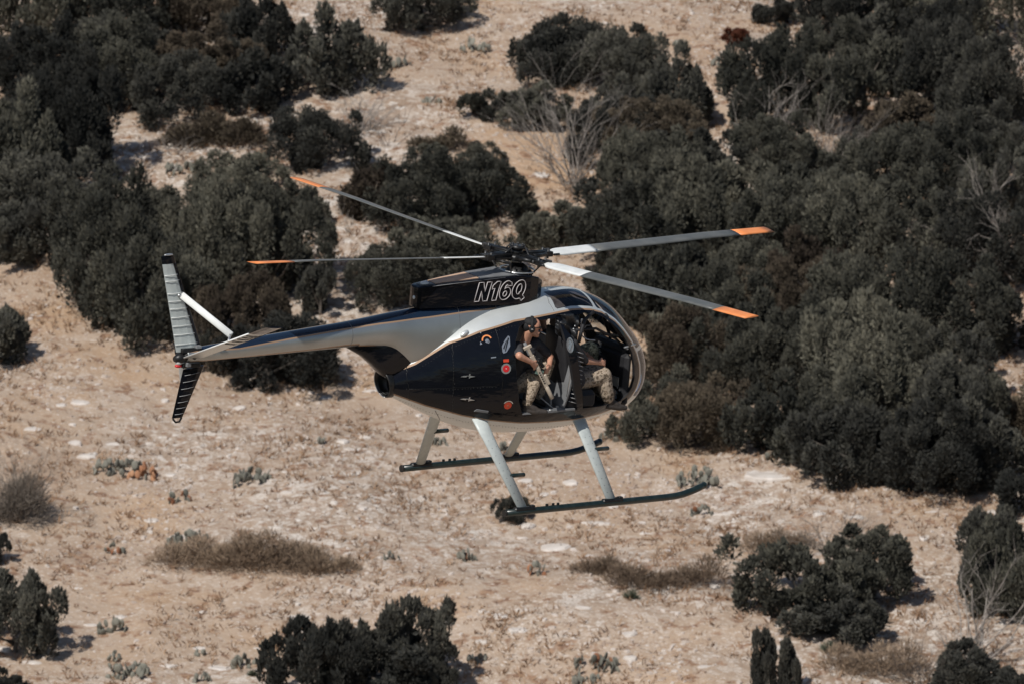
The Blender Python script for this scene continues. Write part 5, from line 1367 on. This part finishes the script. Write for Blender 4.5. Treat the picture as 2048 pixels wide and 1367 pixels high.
def yucca(u, v, px, label, seed):
    loc, s = ground_pt(u, v); rng = np.random.default_rng(seed); n = 110; d = rng.normal(size=(n,3)); d[:,2] = abs(d[:,2])*.9+.15
    me = leaf_mesh('yucca', np.tile([[0,0,.02]], (n,1)), d, np.full(n, px/s*.55), np.full(n,.009), rng.random(n), [M['yucca']], rng); o = link_mesh('yucca', me); o.location = loc; tag(o, label, 'yucca', 'yuccas'); return o
yucca(1262,1196,42,'small yucca below the faded brush in the middle right',1); yucca(1658,1302,50,'yucca at the foot of the open juniper pair',2); yucca(505,1350,28,'little yucca left of the bottom juniper group',3)

# --- limestone slabs
RR = random.Random(12)
MARKS = [(235,943,'the wide prickly pear'),(503,963,'the prickly pear under the tail boom'),(357,1003,'the prickly pear with a dried pad'),(374,1088,'the dark prickly pear by the brown mound'),
 (230,1103,'the small prickly pear left of the mound'),(565,1120,'the highest brown brush mound'),(225,1262,'the sparse prickly pear'),(60,1250,'the leaning black juniper'),(255,1345,'the bottom left prickly pear'),
 (600,1300,'the bottom juniper group left spire'),(820,1220,'the tallest bottom juniper'),(900,1320,'the right end of the bottom juniper group'),(783,1117,'the tiny prickly pear left of centre'),(930,1120,'the prickly pear left of the skid end'),
 (1035,1030,'the near skid rear end'),(840,930,'the far skid rear end'),(930,900,'the far skid'),(1130,960,'the space between the near legs'),(1225,1000,'the near front leg foot'),(1400,980,'the near skid tip'),
 (1075,1147,'the prickly pear under the skids'),(1330,1170,'the larger faded brush patch'),(1262,1196,'the small yucca'),(1190,1334,'the pale prickly pear row'),(1045,1258,'the lone white rock'),(1560,1330,'the twin juniper'),
 (1660,1180,'the open juniper pair'),(1655,1060,'the wispy bare bush'),(1690,958,'the layered rock ledge'),(1850,1120,'the stony strip left of the bare stalks'),(1450,1100,'the faded low brush'),(355,790,'the lower tail fin'),
 (160,805,'the paired white rocks'),(680,800,'the exhaust'),(30,1010,'the grey bare bush at the left edge'),(90,1130,'the small left edge juniper tip'),(680,1000,'the gravel patch left of the skids'),(700,870,'the bare sand under the boom'),
 (860,200,'the flat prickly pear on the upper sand'),(975,230,'the small round juniper'),(1130,40,'the broad black-green juniper'),(1430,90,'the rusty bush'),(850,130,'the top centre juniper'),(1440,190,'the narrow sand strip'),(300,340,'the small clearing brush'),(680,560,'the sand gap behind the left blades'),(640,60,'the round black juniper')]
USED = set()
def rock(u, v, wpx, hpx, label=None):
    if not label:
        dd = sorted((math.hypot(u-a, (v-b)*1.2), t) for a, b, t in MARKS)
        a, b, t = next(q for q in MARKS if q[2] == dd[0][1]); side = ('right' if u > a else 'left') if abs(u-a) > abs(v-b) else ('below' if v > b else 'above')
        pos = {'right':'to the right of', 'left':'to the left of', 'below':'below', 'above':'above'}[side]; sz_ = 'small' if wpx < 22 else 'medium' if wpx < 36 else 'large'
        label = f"{sz_} pale flat rock {pos} {t}"
        if label in USED: return None
        USED.add(label)
    loc, s = ground_pt(u, v); mb = MB(); W_ = wpx/s; H = .03+.055*RR.random(); n = 9
    dpt = min(max(hpx/s*2.6, W_*.35), W_*.9); rr = [RR.uniform(.75,1.1) for _ in range(n)]; yaw = RR.uniform(-.3,.3)
    ring = lambda k, z: [(k*W_/2*r*math.cos(a), k*dpt/2*r*math.sin(a), z+RR.uniform(-.01,.01)) for r, a in zip(rr, np.linspace(0,2*math.pi,n,endpoint=False))]
    mb.loft([ring(1.02,-.15), ring(1.0,H*.5), ring(.9,H*.9), ring(.55,H)], 0, smooth=False)
    o = mb.build('limestone_rock', M['rock'], None, merge=0); o.location = loc+Vector((0,0,.0)); o.rotation_euler = (RR.uniform(-.06,.12), RR.uniform(-.08,.08), yaw)
    tag(o, label, 'rock', 'pale limestone rocks'); return o
rock(1690,958,105,26,'pale ledge of layered rock below the thicket on the right')
rock(1535,950,120,30,'broad grey slab in front of the thicket, left of the pale ledge')
rock(1110,1095,60,22,'rounded white boulder under the near skid')
rock(160,805,40,12,'white rock left of the lower tail fin, right of two'); rock(122,808,22,12,'white rock left of the lower tail fin, left of two')
rock(1045,1258,28,12,'lone white rock on bare tan soil, bottom centre')
for i in range(170):
    u = RR.uniform(0, 2048); v = RR.uniform(780, 1360) if RR.random() < .85 else RR.uniform(0, 780)
    if v < 780 and not (560 < u < 1500 or (240 < u < 360 and v > 330)): continue
    if u > 1300 and v < 960: continue
    rock(u, v, RR.uniform(12, 46)*(1 if RR.random() < .85 else 1.6), RR.uniform(4, 12))
# --- loose stones, grass: nobody could count them
def density_pts(n, seed, power):
    rng = np.random.default_rng(seed); x = rng.uniform(-17, 17, n); y = rng.uniform(165, 232, n)
    keep = (np.abs(x) < .0615*np.hypot(y, 50)+.4)
    d = .6*vnoise(x/2.6+40, y/3.2+9, 21)+.4*vnoise(x/.8, y/1.0, 22); keep &= rng.random(n) < np.clip((d-power)*3, .06, 1)
    return rng, x[keep], y[keep]
def gravel():
    rng, x, y = density_pts(190000, 3, .40); n = len(x); z = tzf(x, y)
    sz = .020+.085*rng.random(n)**4; th = rng.uniform(0, np.pi, n); el = rng.uniform(.45,.9,n); hh = .006+sz*rng.uniform(.05,.35,n)
    k = 5; V = np.zeros((n, 2*k, 3)); 
    for j in range(k):
        a = 2*np.pi*j/k + rng.uniform(-.3,.3,n); r = sz*rng.uniform(.8,1.15,n); lx = r*np.cos(a); ly = r*np.sin(a)*el
        for t, (f, zz) in enumerate(((1.05,-.03),(.8,1))):
            V[:,t*k+j,0] = x+(lx*np.cos(th)-ly*np.sin(th))*f; V[:,t*k+j,1] = y+(lx*np.sin(th)+ly*np.cos(th))*f; V[:,t*k+j,2] = z+(-.03 if t == 0 else hh*rng.uniform(.7,1.3,n))
    b = (np.arange(n)*2*k)[:,None]; quads = np.concatenate([b+np.array([[j,(j+1)%k,k+(j+1)%k,k+j]]) for j in range(k)], 0); 
    tq = np.concatenate([b+np.array([[k,k+1,k+2,k+3]]), b+np.array([[k,k+3,k+4,k+4]])], 0)[:n]
    me = D.meshes.new('gravel'); V = V.reshape(-1,3); fc = quads.tolist()+(b+np.array([[k,k+1,k+2,k+3,k+4]])).tolist()
    me.from_pydata(V.tolist(), [], fc)
    tone = rng.random(n); t = np.concatenate([np.tile(tone, k), tone]).astype(np.float32)
    at_ = me.attributes.new('tone','FLOAT','FACE'); at_.data.foreach_set('value', t)
    m = foliage_mat('gravel_stone', (.32,.24,.185), (.47,.405,.35), (.70,.66,.62)); me.materials.append(m)
    link_mesh('gravel', me, None, 'stuff')
gravel()
def grass():
    rng, x, y = density_pts(42000, 5, .12); n = len(x); m = 5
    d2 = vnoise(x/1.7+5, y/2.2, 31); k = rng.random(n) < np.clip((d2-.25)*2.2, .12, 1); x, y = x[k], y[k]; n = len(x)
    X = np.repeat(x, m)+rng.normal(size=n*m)*.05; Y = np.repeat(y, m)+rng.normal(size=n*m)*.05; Z = tzf(X, Y)
    d = rng.normal(size=(n*m,3))*np.array([.75,.75,.2])+np.array([0,0,.8]); L = np.repeat(rng.uniform(.07,.24,n), m)*rng.uniform(.6,1.2,n*m)
    tone = np.clip(np.repeat(rng.random(n), m)*.7+rng.random(n*m)*.3, 0, 1)
    mt = foliage_mat('straw', (.13,.075,.045), (.30,.19,.115), (.46,.34,.23))
    me = leaf_mesh('dry_grass', np.stack([X,Y,Z-.01],-1), d, L, np.full(n*m,.013), tone, [mt], rng, cross=False); link_mesh('dry_grass', me, None, 'stuff')
grass()
